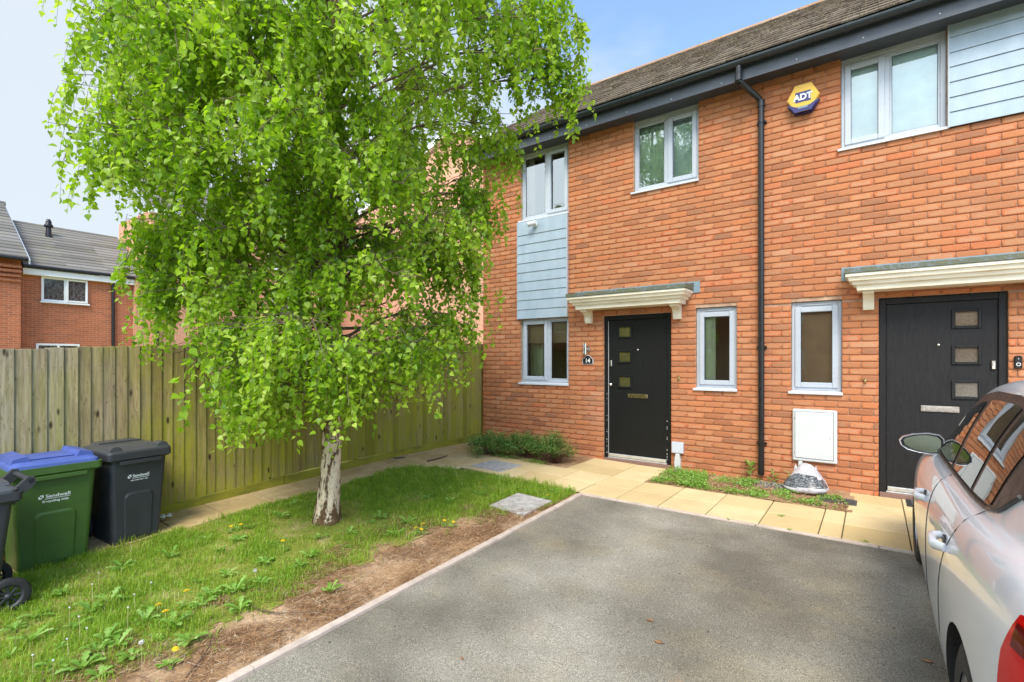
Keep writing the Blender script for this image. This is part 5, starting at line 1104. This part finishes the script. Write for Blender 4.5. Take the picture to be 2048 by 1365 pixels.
# crumpled litter by the fence and roof-slate scrap
def litter(name, x, y, s_, mat, lb, cat, seed):
    m = MB(); random.seed(seed); z = G(x, y)+.02
    for k in range(9):
        c = Vector((x+random.uniform(-s_, s_), y+random.uniform(-s_, s_), z+random.uniform(0, .03))); a = random.uniform(0, 6.28); r_ = s_*random.uniform(.3, .7)
        ps = [c+Vector((r_*math.cos(a+q*1.57)*random.uniform(.6, 1), r_*math.sin(a+q*1.57)*random.uniform(.6, 1), random.uniform(-.012, .018))) for q in range(4)]; ps.append(c+Vector((0, 0, .012))); m.add(ps, [(0,1,4), (1,2,4), (2,3,4), (3,0,4)])
    tag(m.build(name, mat, None, False), lb, cat)
litter('crumpled_paper', -5.42, -4.88, .05, 'white', 'crumpled white scrap of litter on the path beside the rear bin', 'litter', 3)
m = MB(); m.box(-.09, .09, -.03, .03, 0, .008, .002); o = m.build('slate_piece', 'grille'); o.location = (-5.50, -1.95, G(-5.5, -1.95)+.014); o.rotation_euler = (0, .06, 1.3); tag(o, 'flat dark slate piece lying at the foot of the fence', 'slate')
def leaf_bit(px, py, lb, s_=.022):
    x, y = px2g(px, py); m = MB(); a = random.uniform(0, 3); ps = [Vector((math.cos(a+q*1.05)*s_*(1 if q % 3 else 1.5), math.sin(a+q*1.05)*s_*.6, .004+.004*(q % 2))) for q in range(6)]; ps.append(Vector((0, 0, .012))); m.add(ps, [(q, (q+1) % 6, 6) for q in range(6)], 0, .4); o = m.build('fallen_leaf', 'needle', None, False); o.location = (x, y, G(x, y)+.003); tag(o, lb, 'fallen leaf', 'dead leaves on the drive')
leaf_bit(1855, 1325, 'reddish dead leaf on the drive beside the car'); leaf_bit(1300, 1243, 'dead brown leaf in the middle of the drive'); leaf_bit(1318, 1287, 'second dead leaf, just below the one in mid drive'); leaf_bit(924, 1320, 'small dead leaf in the lower middle of the drive', .013)
exec_after = True

# ------------------------------------------------------------------ bushes and bed plants
def bush(cx, cy, rx, ry, h, n, lb, brown=0):
    t = empty('low_shrub', (cx, cy, G(cx, cy)), 0, lb, 'shrub', 'low shrubs in the wall bed'); st = MB(); C = []
    for k in range(60):
        a = random.uniform(0, 2*math.pi); q = math.sqrt(random.random()); e = Vector((math.cos(a)*rx*q, math.sin(a)*ry*q, h*(1-.55*q*q)*random.uniform(.55, 1.05))); mid = Vector((e.x*.45, e.y*.45, e.z*.6)); st.tube([(e.x*.15, e.y*.15, -.01), mid, e], [.004, .003, .0015], 4, cap=False)
        for w in range(n//60):
            f = random.uniform(.35, 1.05); p = mid.lerp(e, f)+Vector((random.gauss(0, .04), random.gauss(0, .035), random.gauss(0, .03))); 
            if p.z > .01: C.append(p)
    st.build('stems', 'twig', t); P = np.array([tuple(p) for p in C]); n_ = len(P)
    az = rng.uniform(0, 2*np.pi, n_); pt = rng.normal(.25, .5, n_); D = np.stack([np.cos(az)*np.cos(pt), np.sin(az)*np.cos(pt), np.sin(pt)], 1); S = np.stack([-np.sin(az), np.cos(az), rng.normal(0, .4, n_)], 1); sz = rng.uniform(.014, .030, n_)
    sh = [(0, 0, 0), (.35, .33, .1), (.75, .24, .06), (1, 0, 0), (.75, -.24, .06), (.35, -.33, .1)]
    V = np.stack([P+sz[:, None]*(a*D+b*S)+np.array([0, 0, 1])*(c*sz)[:, None] for a, b, c in sh], 1).reshape(-1, 3); F = (np.array([(0,1,2,3), (0,3,4,5)])[None]+(np.arange(n_)*6)[:, None, None]).reshape(-1, 4)
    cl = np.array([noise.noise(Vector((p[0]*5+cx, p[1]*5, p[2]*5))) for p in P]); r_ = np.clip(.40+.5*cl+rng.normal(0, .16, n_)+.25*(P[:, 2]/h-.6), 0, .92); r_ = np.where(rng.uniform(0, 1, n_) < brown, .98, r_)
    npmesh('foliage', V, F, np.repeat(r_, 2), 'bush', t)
    return t
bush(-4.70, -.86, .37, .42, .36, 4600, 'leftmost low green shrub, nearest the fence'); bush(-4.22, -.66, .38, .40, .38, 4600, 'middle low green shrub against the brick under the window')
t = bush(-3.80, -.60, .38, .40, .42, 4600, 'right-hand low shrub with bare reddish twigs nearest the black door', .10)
m = MB()
for k in range(170):
    a = random.uniform(-1.9, .7); q = math.sqrt(random.random()); b = Vector((.10+.1*math.cos(a)*q, -.1, 0)); e = Vector((.14+.30*q*math.cos(a), -.16+.28*q*math.sin(a), random.uniform(.06, .27)*(1-.3*q))); m.tube([b, (b+e)/2+Vector((0, 0, .05)), e], [.0025, .0018, .001], 3, cap=False)
m.build('bare_twigs', Mt('reddish_twig', (.16,.075,.045), .8).m, t)
def ground_cover(name, poly, n, size, mat, lb, dz0, dz1, dens_f=3.5, off=2, thr=.3, cat='weeds', rc=(0, .9)):
    p = scatter(n, poly); q = ngrid(p, dens_f, off); p = p[rng.uniform(0, 1, len(p)) < np.clip(thr+1.6*q, .02, 1)]
    return tag(small_leaves(name, p, np.array([G(x, y) for x, y in p])+rng.uniform(dz0, dz1, len(p)), rng.uniform(size*.6, size*1.4, len(p)), mat, rng.uniform(rc[0], rc[1], len(p)), .6), lb, cat, kind='stuff')
BEDR = [(-2.22,-.87), (-.2,-.87), (-.2,-.62), (-.3,-.3), (-1.0,-.04), (-2.1,-.04)]
ground_cover('bed_weeds', BEDR, 12000, .022, 'weed', 'low green weeds covering the narrow bed under the wall', .015, .055, 4.5, 4, .28)
ground_cover('bed_weeds', [(-2.24,-.88), (-1.55,-.88), (-1.7,-.1), (-2.2,-.1)], 2600, .024, 'weed', 'thicker green weeds at the bed corner by the junction box', .02, .09, 2.5, 6, .75)
ground_cover('leaf_litter', BEDR, 9000, .016, 'needle', 'brown leaf litter in the right-hand bed', .014, .03, 3, 8, .5, 'leaf litter', (.1, 1))
ground_cover('leaf_litter', [(-4.95,-1.0), (-3.42,-.92), (-3.42,-.03), (-4.95,-.03)], 5000, .014, 'needle', 'brown leaf litter under the low shrubs', .014, .035, 3, 8, .6, 'leaf litter', (0, .9))
ground_cover('bed_weeds', [(-4.6,-1.0), (-3.7,-.98), (-3.7,-.8), (-4.6,-.8)], 900, .018, 'weed', 'pale small weeds at the front edge of the shrub bed', .015, .05, 3.0, 4, .5)
# gravel at the downpipe foot
def gravel():
    m = MB()
    for k in range(420):
        x = random.gauss(-.98, .17); y = -.06-abs(random.gauss(0, .17)); 
        if y < -.6: continue
        s_ = random.uniform(.006, .014); z = G(x, y)+.022; vs = [Vector((random.gauss(0, 1), random.gauss(0, 1), random.gauss(0, .7))).normalized()*s_+Vector((x, y, z)) for _ in range(6)]
        m.add(vs, [(0,1,2), (0,2,3), (0,3,4), (1,2,5), (2,3,5), (3,4,5), (0,1,4), (1,4,5)])
    tag(m.build('gravel', 'gravel'), 'small grey stones around the foot of the downpipe', 'gravel', kind='stuff')
gravel()
def fern(x, y, lb, n=8, ln=.15, z0=.0):
    t = empty('wall_weed', (x, y, G(x, y)), 0, lb, 'weed'); m = MB()
    for k in range(n):
        az = random.uniform(0, 6.28); toothed_leaf(m, Vector((0, 0, .01+z0+random.uniform(0, .16))), az, ln*random.uniform(.5, 1), ln*.22, .9, random.random(), .5)
    m.build('leaves', 'weed', t, False); s_ = MB(); s_.tube([(0,0,0), (.01,0,.1), (.0,-.01,.2)], .003, 5); s_.build('stem', 'stalk', t)
fern(-1.22, -.07, 'leafy green weed growing left of the downpipe foot', 12, .11, .06); fern(-.97, -.07, 'leafy green weed growing right of the downpipe foot', 9, .10); fern(-.80, -.13, 'small weed on the gravel left of the sack', 5, .07)
for (px, py, lb) in ((1563,1035,'small weed rooted in the paving joint below the drain cover'), (1460,1042,'tiny weed in the kerb joint nearest the middle of the paving edge'), (1580,1063,'tiny green weed in the kerb joint left of the paving joint weed'), (1728,1087,'tiny dark weed in the kerb joint nearest the car')):
    x, y = px2g(px, py); t = empty('joint_weed', (x, y, .012), 0, lb, 'weed', 'weeds in the paving joints'); m = MB()
    for k in range(9 if px == 1563 else 5): toothed_leaf(m, Vector((random.uniform(-.015, .015), random.uniform(-.05, .05) if px == 1563 else 0, 0)), random.uniform(0, 6.28), random.uniform(.02, .045), .009, .5, random.random())
    m.build('leaves', 'weed', t, False)

# ------------------------------------------------------------------ wheelie bins
def loft(mb, secs, mi=0, n=5, smooth=False):
    """secs: list of (z, x0, x1, y0, y1, r) rounded rectangles stacked"""
    vs = []; cnt = 4*(n+1)
    for (z, x0, x1, y0, y1, r_) in secs:
        for (cx, cy, a0) in ((x1-r_, y1-r_, 0), (x0+r_, y1-r_, 90), (x0+r_, y0+r_, 180), (x1-r_, y0+r_, 270)):
            for q in range(n+1): a = R(a0+90*q/n); vs.append((cx+r_*math.cos(a), cy+r_*math.sin(a), z))
    fs = [tuple(reversed(range(cnt)))]
    for i in range(len(secs)-1):
        for k in range(cnt): fs.append((i*cnt+k, i*cnt+(k+1) % cnt, (i+1)*cnt+(k+1) % cnt, (i+1)*cnt+k))
    fs.append(tuple(range((len(secs)-1)*cnt, len(secs)*cnt))); mb.add(vs, fs, mi, None, smooth)
def wheelie_bin(x, y, rz, body, lid, lines, label, lidstyle=0, handle=True, roll=0):
    """front faces local -Y; width along X. Height of rim about .76"""
    t = empty('wheelie_bin', (x, y, G(x, y)), rz, label, 'wheelie bin', 'wheelie bins by the fence')
    b = MB(); loft(b, [(0.0,-.195,.195,-.20,.16,.03), (.03,-.202,.202,-.207,.19,.035), (.35,-.222,.222,-.225,.225,.035), (.70,-.243,.243,-.243,.262,.035), (.70,-.262,.262,-.262,.285,.03), (.715,-.275,.275,-.275,.30,.03), (.765,-.275,.275,-.275,.30,.03)], 0, 5)
    b.box(-.18, .18, -.2745, -.262, .668, .70, .004)
    bo = b.build('body', body, t)
    # raised arch panel on the front
    p = MB()
    def fy(z): return (-.207-.018*(z-.03)/.32) if z < .35 else (-.225-.018*(z-.35)/.35)
    pts = [(-.115, .05), (-.125, .38)]+[(-.125+.045*(1-math.cos(R(a))), .38+.045*math.sin(R(a))) for a in (30, 60, 90)]; pts = pts+[(-xx, zz_) for xx, zz_ in reversed(pts)]
    outer = [(a_, fy(z_)-.0005, z_) for a_, z_ in pts]; inner = [(a_*.90, fy(z_)-.010, .05+(z_-.05)*.955) for a_, z_ in pts]; k = len(pts)
    p.add(outer+inner, [(i, (i+1) % k, k+(i+1) % k, k+i) for i in range(k)]+[tuple(range(k, 2*k))]); p.build('front_panel', body, t)
    l = MB(); zt = .765
    if lidstyle == 0:
        loft(l, [(zt,-.262,.262,-.262,.26,.04), (zt+.02,-.258,.258,-.258,.26,.04), (zt+.045,-.225,.225,-.225,.22,.05)], 0, 5)
        for s_ in (-1, 1):
            a, b_ = (.12, .245); 
            l.prism([(a*s_, zt+.02), (b_*s_, zt+.02), ((b_-.02)*s_, zt+.07), ((a+.03)*s_, zt+.085)], -.20, .20, 'Y')
        l.box(-.13, .13, -.15, .14, zt+.045, zt+.058, .01)
    else:
        loft(l, [(zt,-.275,.275,-.275,.28,.04), (zt+.016,-.272,.272,-.272,.28,.04), (zt+.032,-.235,.235,-.20,.26,.06), (zt+.045,-.20,.20,-.12,.24,.06)], 0, 5)
        for s_ in (-1, 1):
            pr = [(.15*s_, zt+.012), (.255*s_, zt+.012), (.245*s_, zt+.042), (.22*s_, zt+.058), (.185*s_, zt+.060), (.155*s_, zt+.042)]; l.prism(pr, -.255, -.16, 'Y')
        l.prism([(-.2, zt+.04), (.2, zt+.04), (.17, zt+.056), (-.17, zt+.056)], .10, .25, 'Y')
    l.build('lid', lid, t)
    if handle:
        h = MB(); 
        for s_ in (-.19, .19): h.prism([(.27, .67), (.30, .73), (.345, .76), (.375, .80), (.365, .835), (.335, .84), (.29, .79), (.25, .765)], s_-.02, s_+.02, 'X')
        h.cyl((-.21,.35,.81), (.21,.35,.81), .017, n=12); h.build('handle', body, t)
    for s_ in (-1, 1):
        w = MB(); cx = s_*.235; cy, cz = .235, .112
        w.lathe([(.072, -.020), (.100, -.022), (.110, -.016), (.112, 0), (.110, .016), (.100, .022), (.072, .020)], (cx, cy, cz), 'X', 32); wo = w.build('wheel', 'rubber', t)
        r_ = MB(); r_.lathe([(.073, -.019), (.073, -.012), (.062, -.012), (.062, .012), (.073, .012), (.073, .019)], (cx, cy, cz), 'X', 28); r_.lathe([(0, -.024), (.018, -.022), (.02, .022), (0, .024)], (cx, cy, cz), 'X', 14)
        for q in range(8):
            a = q*math.pi/4; M = Matrix.Translation((cx, cy, cz)) @ Matrix.Rotation(a, 4, 'X'); r_.box(-.008, .008, -.006, .006, .016, .066, .002, M=M)
        r_.build('rim', 'bin_grey', wo)
    a = MB(); a.cyl((-.235,.235,.112), (.235,.235,.112), .010, n=10); a.build('axle', 'chrome', t)
    # printed council name
    for (txt, zz_, sz, bold, xs_, dx) in lines:
        yy = fy(zz_)-.0012; text_obj('lettering', txt, sz, 'print', t, Matrix.Translation((dx, yy, zz_)) @ Matrix.Rotation(R(90)+.051, 4, 'X'), .0003, bold, xs_)
    e = MB(); zc = lines[0][1]; xc = -.083
    for (i, j) in ((-1, 0), (0, 1), (1, 0), (0, -1), (1, 1), (-1, -1)): e.box(xc+i*.010-.0045, xc+i*.010+.0045, fy(zc)-.0020, fy(zc)-.0008, zc+j*.010-.0045, zc+j*.010+.0045)
    e.box(-.062, .085, fy(zc)-.0018, fy(zc)-.0008, zc-.0205, zc-.0175); e.build('emblem', 'print', t)
    return t
XR = R(90)
wheelie_bin(-5.215, -5.765, XR+R(2), 'bin_green', 'bin_blue', [('Sandwell', .540, .034, .0006, 1.2, .014), ('Recycling only', .502, .023, .0006, 1.15, .0)], 'green recycling bin with a bright blue lid, between two dark bins', 0, handle=False)
b2 = wheelie_bin(-5.28, -5.235, XR+R(6), 'bin_grey', 'lid_sky_pale', [('Sandwell', .560, .034, .0006, 1.2, .014), ('Household waste only', .524, .014, .0004, 1.15, .0)], 'charcoal household waste bin standing right of the green one by the fence', 1, handle=False); b2.scale = (.86, 1, 1)
wheelie_bin(-4.615, -6.345, R(2), 'bin_grey', 'lid_sky_pale', [('Sandwell', .560, .034, .0006, 1.2, .014), ('Household waste only', .524, .014, .0004, 1.15, .0)], 'dark bin with visible wheels and handle, cut off by the left edge of the photo', 1)

# ------------------------------------------------------------------ silver car, nose to the house
def car():
    W = .875; CX_ = .228+W; YF = -1.17; Ln = 3.98
    t = empty('parked_car', (CX_, 0, 0), 0, 'silver hatchback parked nose to the houses at the right edge', 'car'); t.location = (0, 0, 0)
    slope = .034
    def zc(y): return slope*min(0, y+1.8) if y < -1.8 else 0
    def place(u, x, z):                       # u from the nose, x from the centre line (+ = left side, towards the drive), z above ground
        y = YF-u; return (CX_-x, y, z+slope*(y+1.8)-.0)
    #        u    half  belt  roofz  railx railz  belt inset
    S = [(.00, .50, .52, .56, .30, .545, .30), (.05, .66, .60, .66, .40, .645, .40), (.22, .785, .70, .79, .55, .755, .60), (.60, .845, .80, .90, .62, .87, .70), (.98, .865, .875, .985, .64, .955, .745),
         (1.25, .872, .905, 1.16, .61, 1.09, .760), (1.62, .875, .925, 1.40, .605, 1.305, .765), (2.0, .875, .94, 1.495, .600, 1.41, .765), (2.5, .875, .955, 1.52, .595, 1.43, .762), (3.0, .872, .975, 1.50, .585, 1.40, .752), (3.35, .862, 1.0, 1.455, .570, 1.35, .735), (3.66, .835, 1.02, 1.385, .54, 1.28, .70), (3.84, .79, 1.0, 1.12, .52, 1.06, .66), (3.94, .70, .93, .97, .48, .955, .58), (3.985, .58, .80, .82, .40, .815, .48)]
    V = []; n = None
    for (u, h, bz, rz_, rx, rl, bi) in S:
        low = .20 if .1 < u < 3.8 else .30; q = min(1, max(0, (bz-.30)/.5))
        half = [(h*.55, low-.01), (h-.06, low), (h-.012, low+.07), (h-.006, low+(bz-low)*.30), (h, low+(bz-low)*.50), (h-.004, low+(bz-low)*.70), (h-.022, low+(bz-low)*.86), (h-.060, bz-.012), (bi, bz+.010), (bi-.012, bz+.03), ((bi+rx)/2+.012, (bz+rl)/2+.02), (rx+.008, rl-.02), (rx-.025, rl+.022), (rx-.12, rl+(rz_-rl)*.66), (rx*.5, rl+(rz_-rl)*.93)]
        half = [(x, z) for x, z in half]
        ring = [(0, low-.01)]+half+[(0, rz_)]+[(-x, z) for x, z in reversed(half)]; n = len(ring)
        for x, z in ring: V.append(place(u, x, z))
    F = []
    for i in range(len(S)-1):
        for k in range(n): F.append((i*n+k, i*n+(k+1) % n, (i+1)*n+(k+1) % n, (i+1)*n+k))
    F.append(tuple(reversed(range(n)))); F.append(tuple(range((len(S)-1)*n, len(S)*n)))
    me = bpy.data.meshes.new('tmpbody'); me.from_pydata(V, [], F)
    bm = bmesh.new(); bm.from_mesh(me); bmesh.ops.recalc_face_normals(bm, faces=bm.faces); bm.to_mesh(me); bm.free()
    tmp = bpy.data.objects.new('tmpbody', me); COL.objects.link(tmp)
    ss = tmp.modifiers.new('s', 'SUBSURF'); ss.levels = 2; ss.render_levels = 2
    cutters = []
    WR = .30; WZ = .30; UW = (.80, 3.27)
    for u in UW:
        for sd_ in (1, -1):
            c = MB(); y = YF-u; zc_ = WZ+slope*(y+1.8)+.01; c.cyl((CX_-sd_*.60, y, zc_), (CX_-sd_*1.1, y, zc_), .338, n=48, smooth=False); co = c.build('cutter', 'trim'); cutters.append(co)
            b_ = tmp.modifiers.new('b', 'BOOLEAN'); b_.object = co; b_.operation = 'DIFFERENCE'; b_.solver = 'EXACT'
    dg = bpy.context.evaluated_depsgraph_get(); dg.update(); bme = bpy.data.meshes.new_from_object(tmp.evaluated_get(dg))
    for c in cutters+[tmp]: bpy.data.objects.remove(c)
    bme.materials.clear(); bme.materials.append(MAT['paint']); bme.materials.append(MAT['trim'])
    bme.polygons.foreach_set('use_smooth', [True]*len(bme.polygons))
    for p in bme.polygons: p.material_index = 0
    # mark wheel-well walls dark
    for p in bme.polygons:
        c = p.center
        for u in UW:
            dy = c.y-(YF-u); dz = c.z-(WZ+slope*((YF-u)+1.8)+.01); rr = math.hypot(dy, dz); nx = p.normal
            if rr < .342 and (abs(nx.x) < .2 or (abs(nx.x) > .9 and abs(c.x-CX_) < .62)): p.material_index = 1; p.use_smooth = False
    try: bme.set_sharp_from_angle(angle=R(42))
    except Exception: pass
    body = add('body', bme, t); body.data.name = 'body'
    bt = BVHTree.FromPolygons([v.co.copy() for v in bme.vertices], [tuple(p.vertices) for p in bme.polygons])
    def surf(u, z, off, side=1):
        y = YF-u; zz_ = z+slope*(y+1.8); o = Vector((CX_-side*3, y, zz_)); hit, nn, i, d = bt.ray_cast(o, Vector((side, 0, 0)))
        if hit is None: return None
        if nn.x*side > 0: nn = -nn
        return hit+nn*off
    def patch(name, u0, u1, lo, hi, off, mat, parent, nu=36, nv=14, sides=(1,), shear=0):
        for side in sides:
            Vv = []; Ff = []
            for i in range(nu+1):
                u = u0+(u1-u0)*i/nu; a, b = lo(u), hi(u)
                for j in range(nv+1):
                    z = a+(b-a)*j/nv; us = u+shear*(z-a)
                    if shear: z = min(z, a+(hi(us)-a)*j/nv) if hi(us) > a else z
                    s_ = surf(us, z, off, side); Vv.append(tuple(s_) if s_ is not None else (Vv[-1] if Vv else (CX_, YF-u, z)))
            for i in range(nu):
                for j in range(nv): Ff.append((i*(nv+1)+j, (i+1)*(nv+1)+j, (i+1)*(nv+1)+j+1, i*(nv+1)+j+1))
            m_ = MB(); m_.add(Vv, Ff, 0, .5, True); m_.build(name, mat, parent, False)
    I = lambda xs_, ys_: (lambda u: float(np.interp(u, xs_, ys_)))
    belt = I([1.0, 1.3, 2.0, 2.7, 2.95, 3.1, 3.22], [.925, .935, .962, .985, 1.0, 1.035, 1.12])
    rail = I([1.12, 1.3, 1.5, 1.7, 1.9, 2.2, 2.6, 2.9, 3.1, 3.25, 3.35], [.955, 1.085, 1.195, 1.29, 1.355, 1.40, 1.415, 1.39, 1.33, 1.25, 1.12])
    patch('window_surround', 1.12, 3.28, belt, rail, .0035, 'trim', t, 70, 16, (1, -1))
    gl = lambda a: (lambda u: belt(u)+a)
    def hi(d): return lambda u: max(belt(u)+.012, rail(u)-d)
    patch('front_window', 1.30, 2.03, gl(.018), hi(.034), .007, 'carglass', t, 40, 14, (1, -1), .30)
    patch('rear_window', 2.12, 2.62, gl(.018), hi(.034), .007, 'carglass', t, 36, 14, (1, -1), .30)
    patch('quarter_window', 2.68, 2.98, gl(.020), hi(.042), .007, 'carglass', t, 20, 12, (1, -1), .30)
    # waist moulding
    for side in (1, -1):
        m_ = MB(); pp = [surf(u, belt(u)+.004, .007, side) for u in np.linspace(1.14, 3.22, 46)]; pp = [p for p in pp if p]; m_.tube(pp, .0085, 8); m_.build('waist_moulding', 'trim', t)
    # lower-side crease shadow line and door seams: thin dark ribbons hugging the panel
    def seam(pts, wd, name='door_seam'):
        m_ = MB(); pp = []
        for (u, z) in pts:
            s_ = surf(u, z, .0012)
            if s_: pp.append(s_)
        m_.tube(pp, wd, 5); m_.build(name, 'upvc_dark', t)
    def ln(a, b, n_=14): return [(a[0]+(b[0]-a[0])*k/n_, a[1]+(b[1]-a[1])*k/n_) for k in range(n_+1)]
    seam(ln((1.0, .90), (1.02, .45))+ln((1.02, .45), (1.10, .27)), .0015); seam(ln((2.15, .955), (2.14, .27), 22), .0015)
    seam([(2.95, .995), (2.955, .95), (2.94, .90), (2.90, .84), (2.85, .78), (2.80, .70), (2.76, .62), (2.74, .52), (2.735, .40), (2.735, .28)], .0015)
    seam(ln((1.05, .262), (2.78, .262), 30), .002, 'crease_shadow')  # dark ribbon drawn as the shade under the lower crease
    # door handles
    for u0, z0 in ((1.90, .775), (2.80, .805)):
        a = surf(u0-.085, z0, 0); b = surf(u0+.085, z0, 0); c = surf(u0, z0, 0); dn = Vector((-1, 0, 0))
        m_ = MB(); m_.tube([a+dn*.004, a.lerp(c, .35)+dn*.034, c+dn*.040, b.lerp(c, .35)+dn*.036, b+dn*.004], [.013, .0165, .0165, .017, .014], 12)
        for v_ in range(len(m_.v)): x_, y_, z_ = m_.v[v_]; m_.v[v_] = (x_, y_, c.z+(z_-c.z)*1.25)
        m_.build('door_handle', 'paint', t)
        m_ = MB(); m_.lathe([(0, .006), (.03, .004), (.036, 0), (.036, -.004)], (0, 0, 0), 'X', 20); 
        m_.v = [(c.x-x_*.6, c.y+y_*1.45, c.z+z_*.8) for x_, y_, z_ in m_.v]; m_.build('handle_recess', 'trim', t)
    # tail lamps
    for side in (1, -1):
        loT = I([3.69, 3.74, 3.95], [.74, .55, .50]); hiT = I([3.69, 3.73, 3.82, 3.95], [.78, .93, .965, .93])
        patch('tail_lamp', 3.70, 3.95, loT, hiT, .010, 'redlamp', t, 24, 16, (side,)); patch('lamp_inner', 3.74, 3.92, I([3.5, 3.9], [.86, .84]), I([3.5, 3.9], [.93, .90]), .0125, 'darkred', t, 14, 10, (side,))
    # fuel of the arches: tyres and rims
    for u in UW:
        for sd_ in (1, -1):
            y = YF-u; zc_ = WZ+slope*(y+1.8); cx = CX_-sd_*.745
            w = MB(); w.lathe([(.19, -.095), (.25, -.102), (.285, -.092), (.298, -.075), (.300, 0), (.298, .075), (.285, .092), (.25, .102), (.19, .095)], (cx, y, zc_), 'X', 40); wo = w.build('wheel', 'rubber', t)
            r_ = MB(); s_ = -sd_; r_.lathe([(.195, -.09*s_*-1), (.195, .06*s_), (.185, .085*s_), (.175, .04*s_), (0, .035*s_)], (cx, y, zc_), 'X', 32)
            for q in range(5):
                M = Matrix.Translation((cx+.05*s_, y, zc_)) @ Matrix.Rotation(q*2*math.pi/5, 4, 'X'); r_.box(-.012, .018, -.022, .022, .02, .185, .005, M=M)
            r_.build('rim', 'alloy', wo)
    m_ = MB(); m_.box(CX_-.62, CX_+.62, YF-3.7, YF-.3, .13-.06, .24-.06); m_.build('underbody', 'trim', t)
    # windscreen, rear screen (dark patches from above)
    def topsurf(u, x, off):
        y = YF-u; hit, nn, i, d = bt.ray_cast(Vector((CX_-x, y, 3)), Vector((0, 0, -1)))
        return hit+nn*off if hit else None
    for name, u0, u1, x0, x1 in (('windscreen', 1.02, 1.62, .60, .52), ('rear_screen', 3.70, 3.86, .42, .44)):
        m_ = MB(); Vv = []; nu, nv = 16, 20
        for i in range(nu+1):
            u = u0+(u1-u0)*i/nu; xx = x0+(x1-x0)*i/nu
            for j in range(nv+1): Vv.append(tuple(topsurf(u, -xx+2*xx*j/nv, .005)))
        m_.add(Vv, [(i*(nv+1)+j, (i+1)*(nv+1)+j, (i+1)*(nv+1)+j+1, i*(nv+1)+j+1) for i in range(nu) for j in range(nv)], 0, .5, True); m_.build(name, 'carglass', t, False)
    # door mirror
    mu, mz = 1.35, 1.0
    for side in (1, -1):
        y = YF-mu; zb = mz+slope*(y+1.8); c = Vector((CX_-side*.838, y, zb-.02)); m_ = MB(); nu, nv = 20, 12; Vv = []
        outl = [(.115, .040), (.09, .066), (.03, .073), (-.05, .062), (-.11, .038), (-.128, .012), (-.118, -.022), (-.085, -.048), (-.02, -.064), (.05, -.070), (.10, -.060), (.115, -.02)]; outl = [(a*.93, b*.93) for a, b in outl]   # (inboard x, z); -x outboard
        for d_, s_ in ((-.040, 1.0), (-.040, .97), (.0, 1.02), (.045, .88), (.075, .62), (.088, .30)):
            for (a, b) in outl: Vv.append((c.x+side*a*s_, c.y+d_, c.z+b*s_))
        k = len(outl); fs = [(i*k+j, i*k+(j+1) % k, (i+1)*k+(j+1) % k, (i+1)*k+j) for i in range(5) for j in range(k)]; fs.append(tuple(range(5*k, 6*k))); m_.add(Vv, fs, 0, .5, True); mo = m_.build('door_mirror', 'paint', t)
        m_ = MB(); m_.add([(c.x+side*a*.92, c.y-.0405, c.z+b*.92) for a, b in outl]+[(c.x+side*a*.84, c.y-.034, c.z+b*.83) for a, b in outl], [(j, (j+1) % k, k+(j+1) % k, k+j) for j in range(k)]); m_.build('mirror_bezel', 'trim', mo)
        m_ = MB(); Mx = Matrix.Translation((c.x, c.y-.035, c.z)) @ Matrix.Rotation(side*R(-8), 4, 'Z') @ Matrix.Rotation(R(3), 4, 'X'); m_.add([tuple(Mx @ Vector((side*a*.86, 0, b*.85))) for a, b in outl], [tuple(range(k))]); m_.build('mirror_glass', 'mirror', mo, False)
        m_ = MB(); m_.tube([(c.x+side*.07, c.y+.02, c.z-.045), (c.x+side*.11, c.y+.03, c.z-.055), (c.x+side*.16, c.y+.05, c.z-.05)], [.026, .024, .036], 10); m_.build('mirror_arm', 'trim', mo)
    # headlamp
    patch('headlamp', .10, .42, I([.1, .42], [.56, .62]), I([.1, .42], [.64, .76]), .006, 'chrome', t, 12, 8, (1, -1))
car()
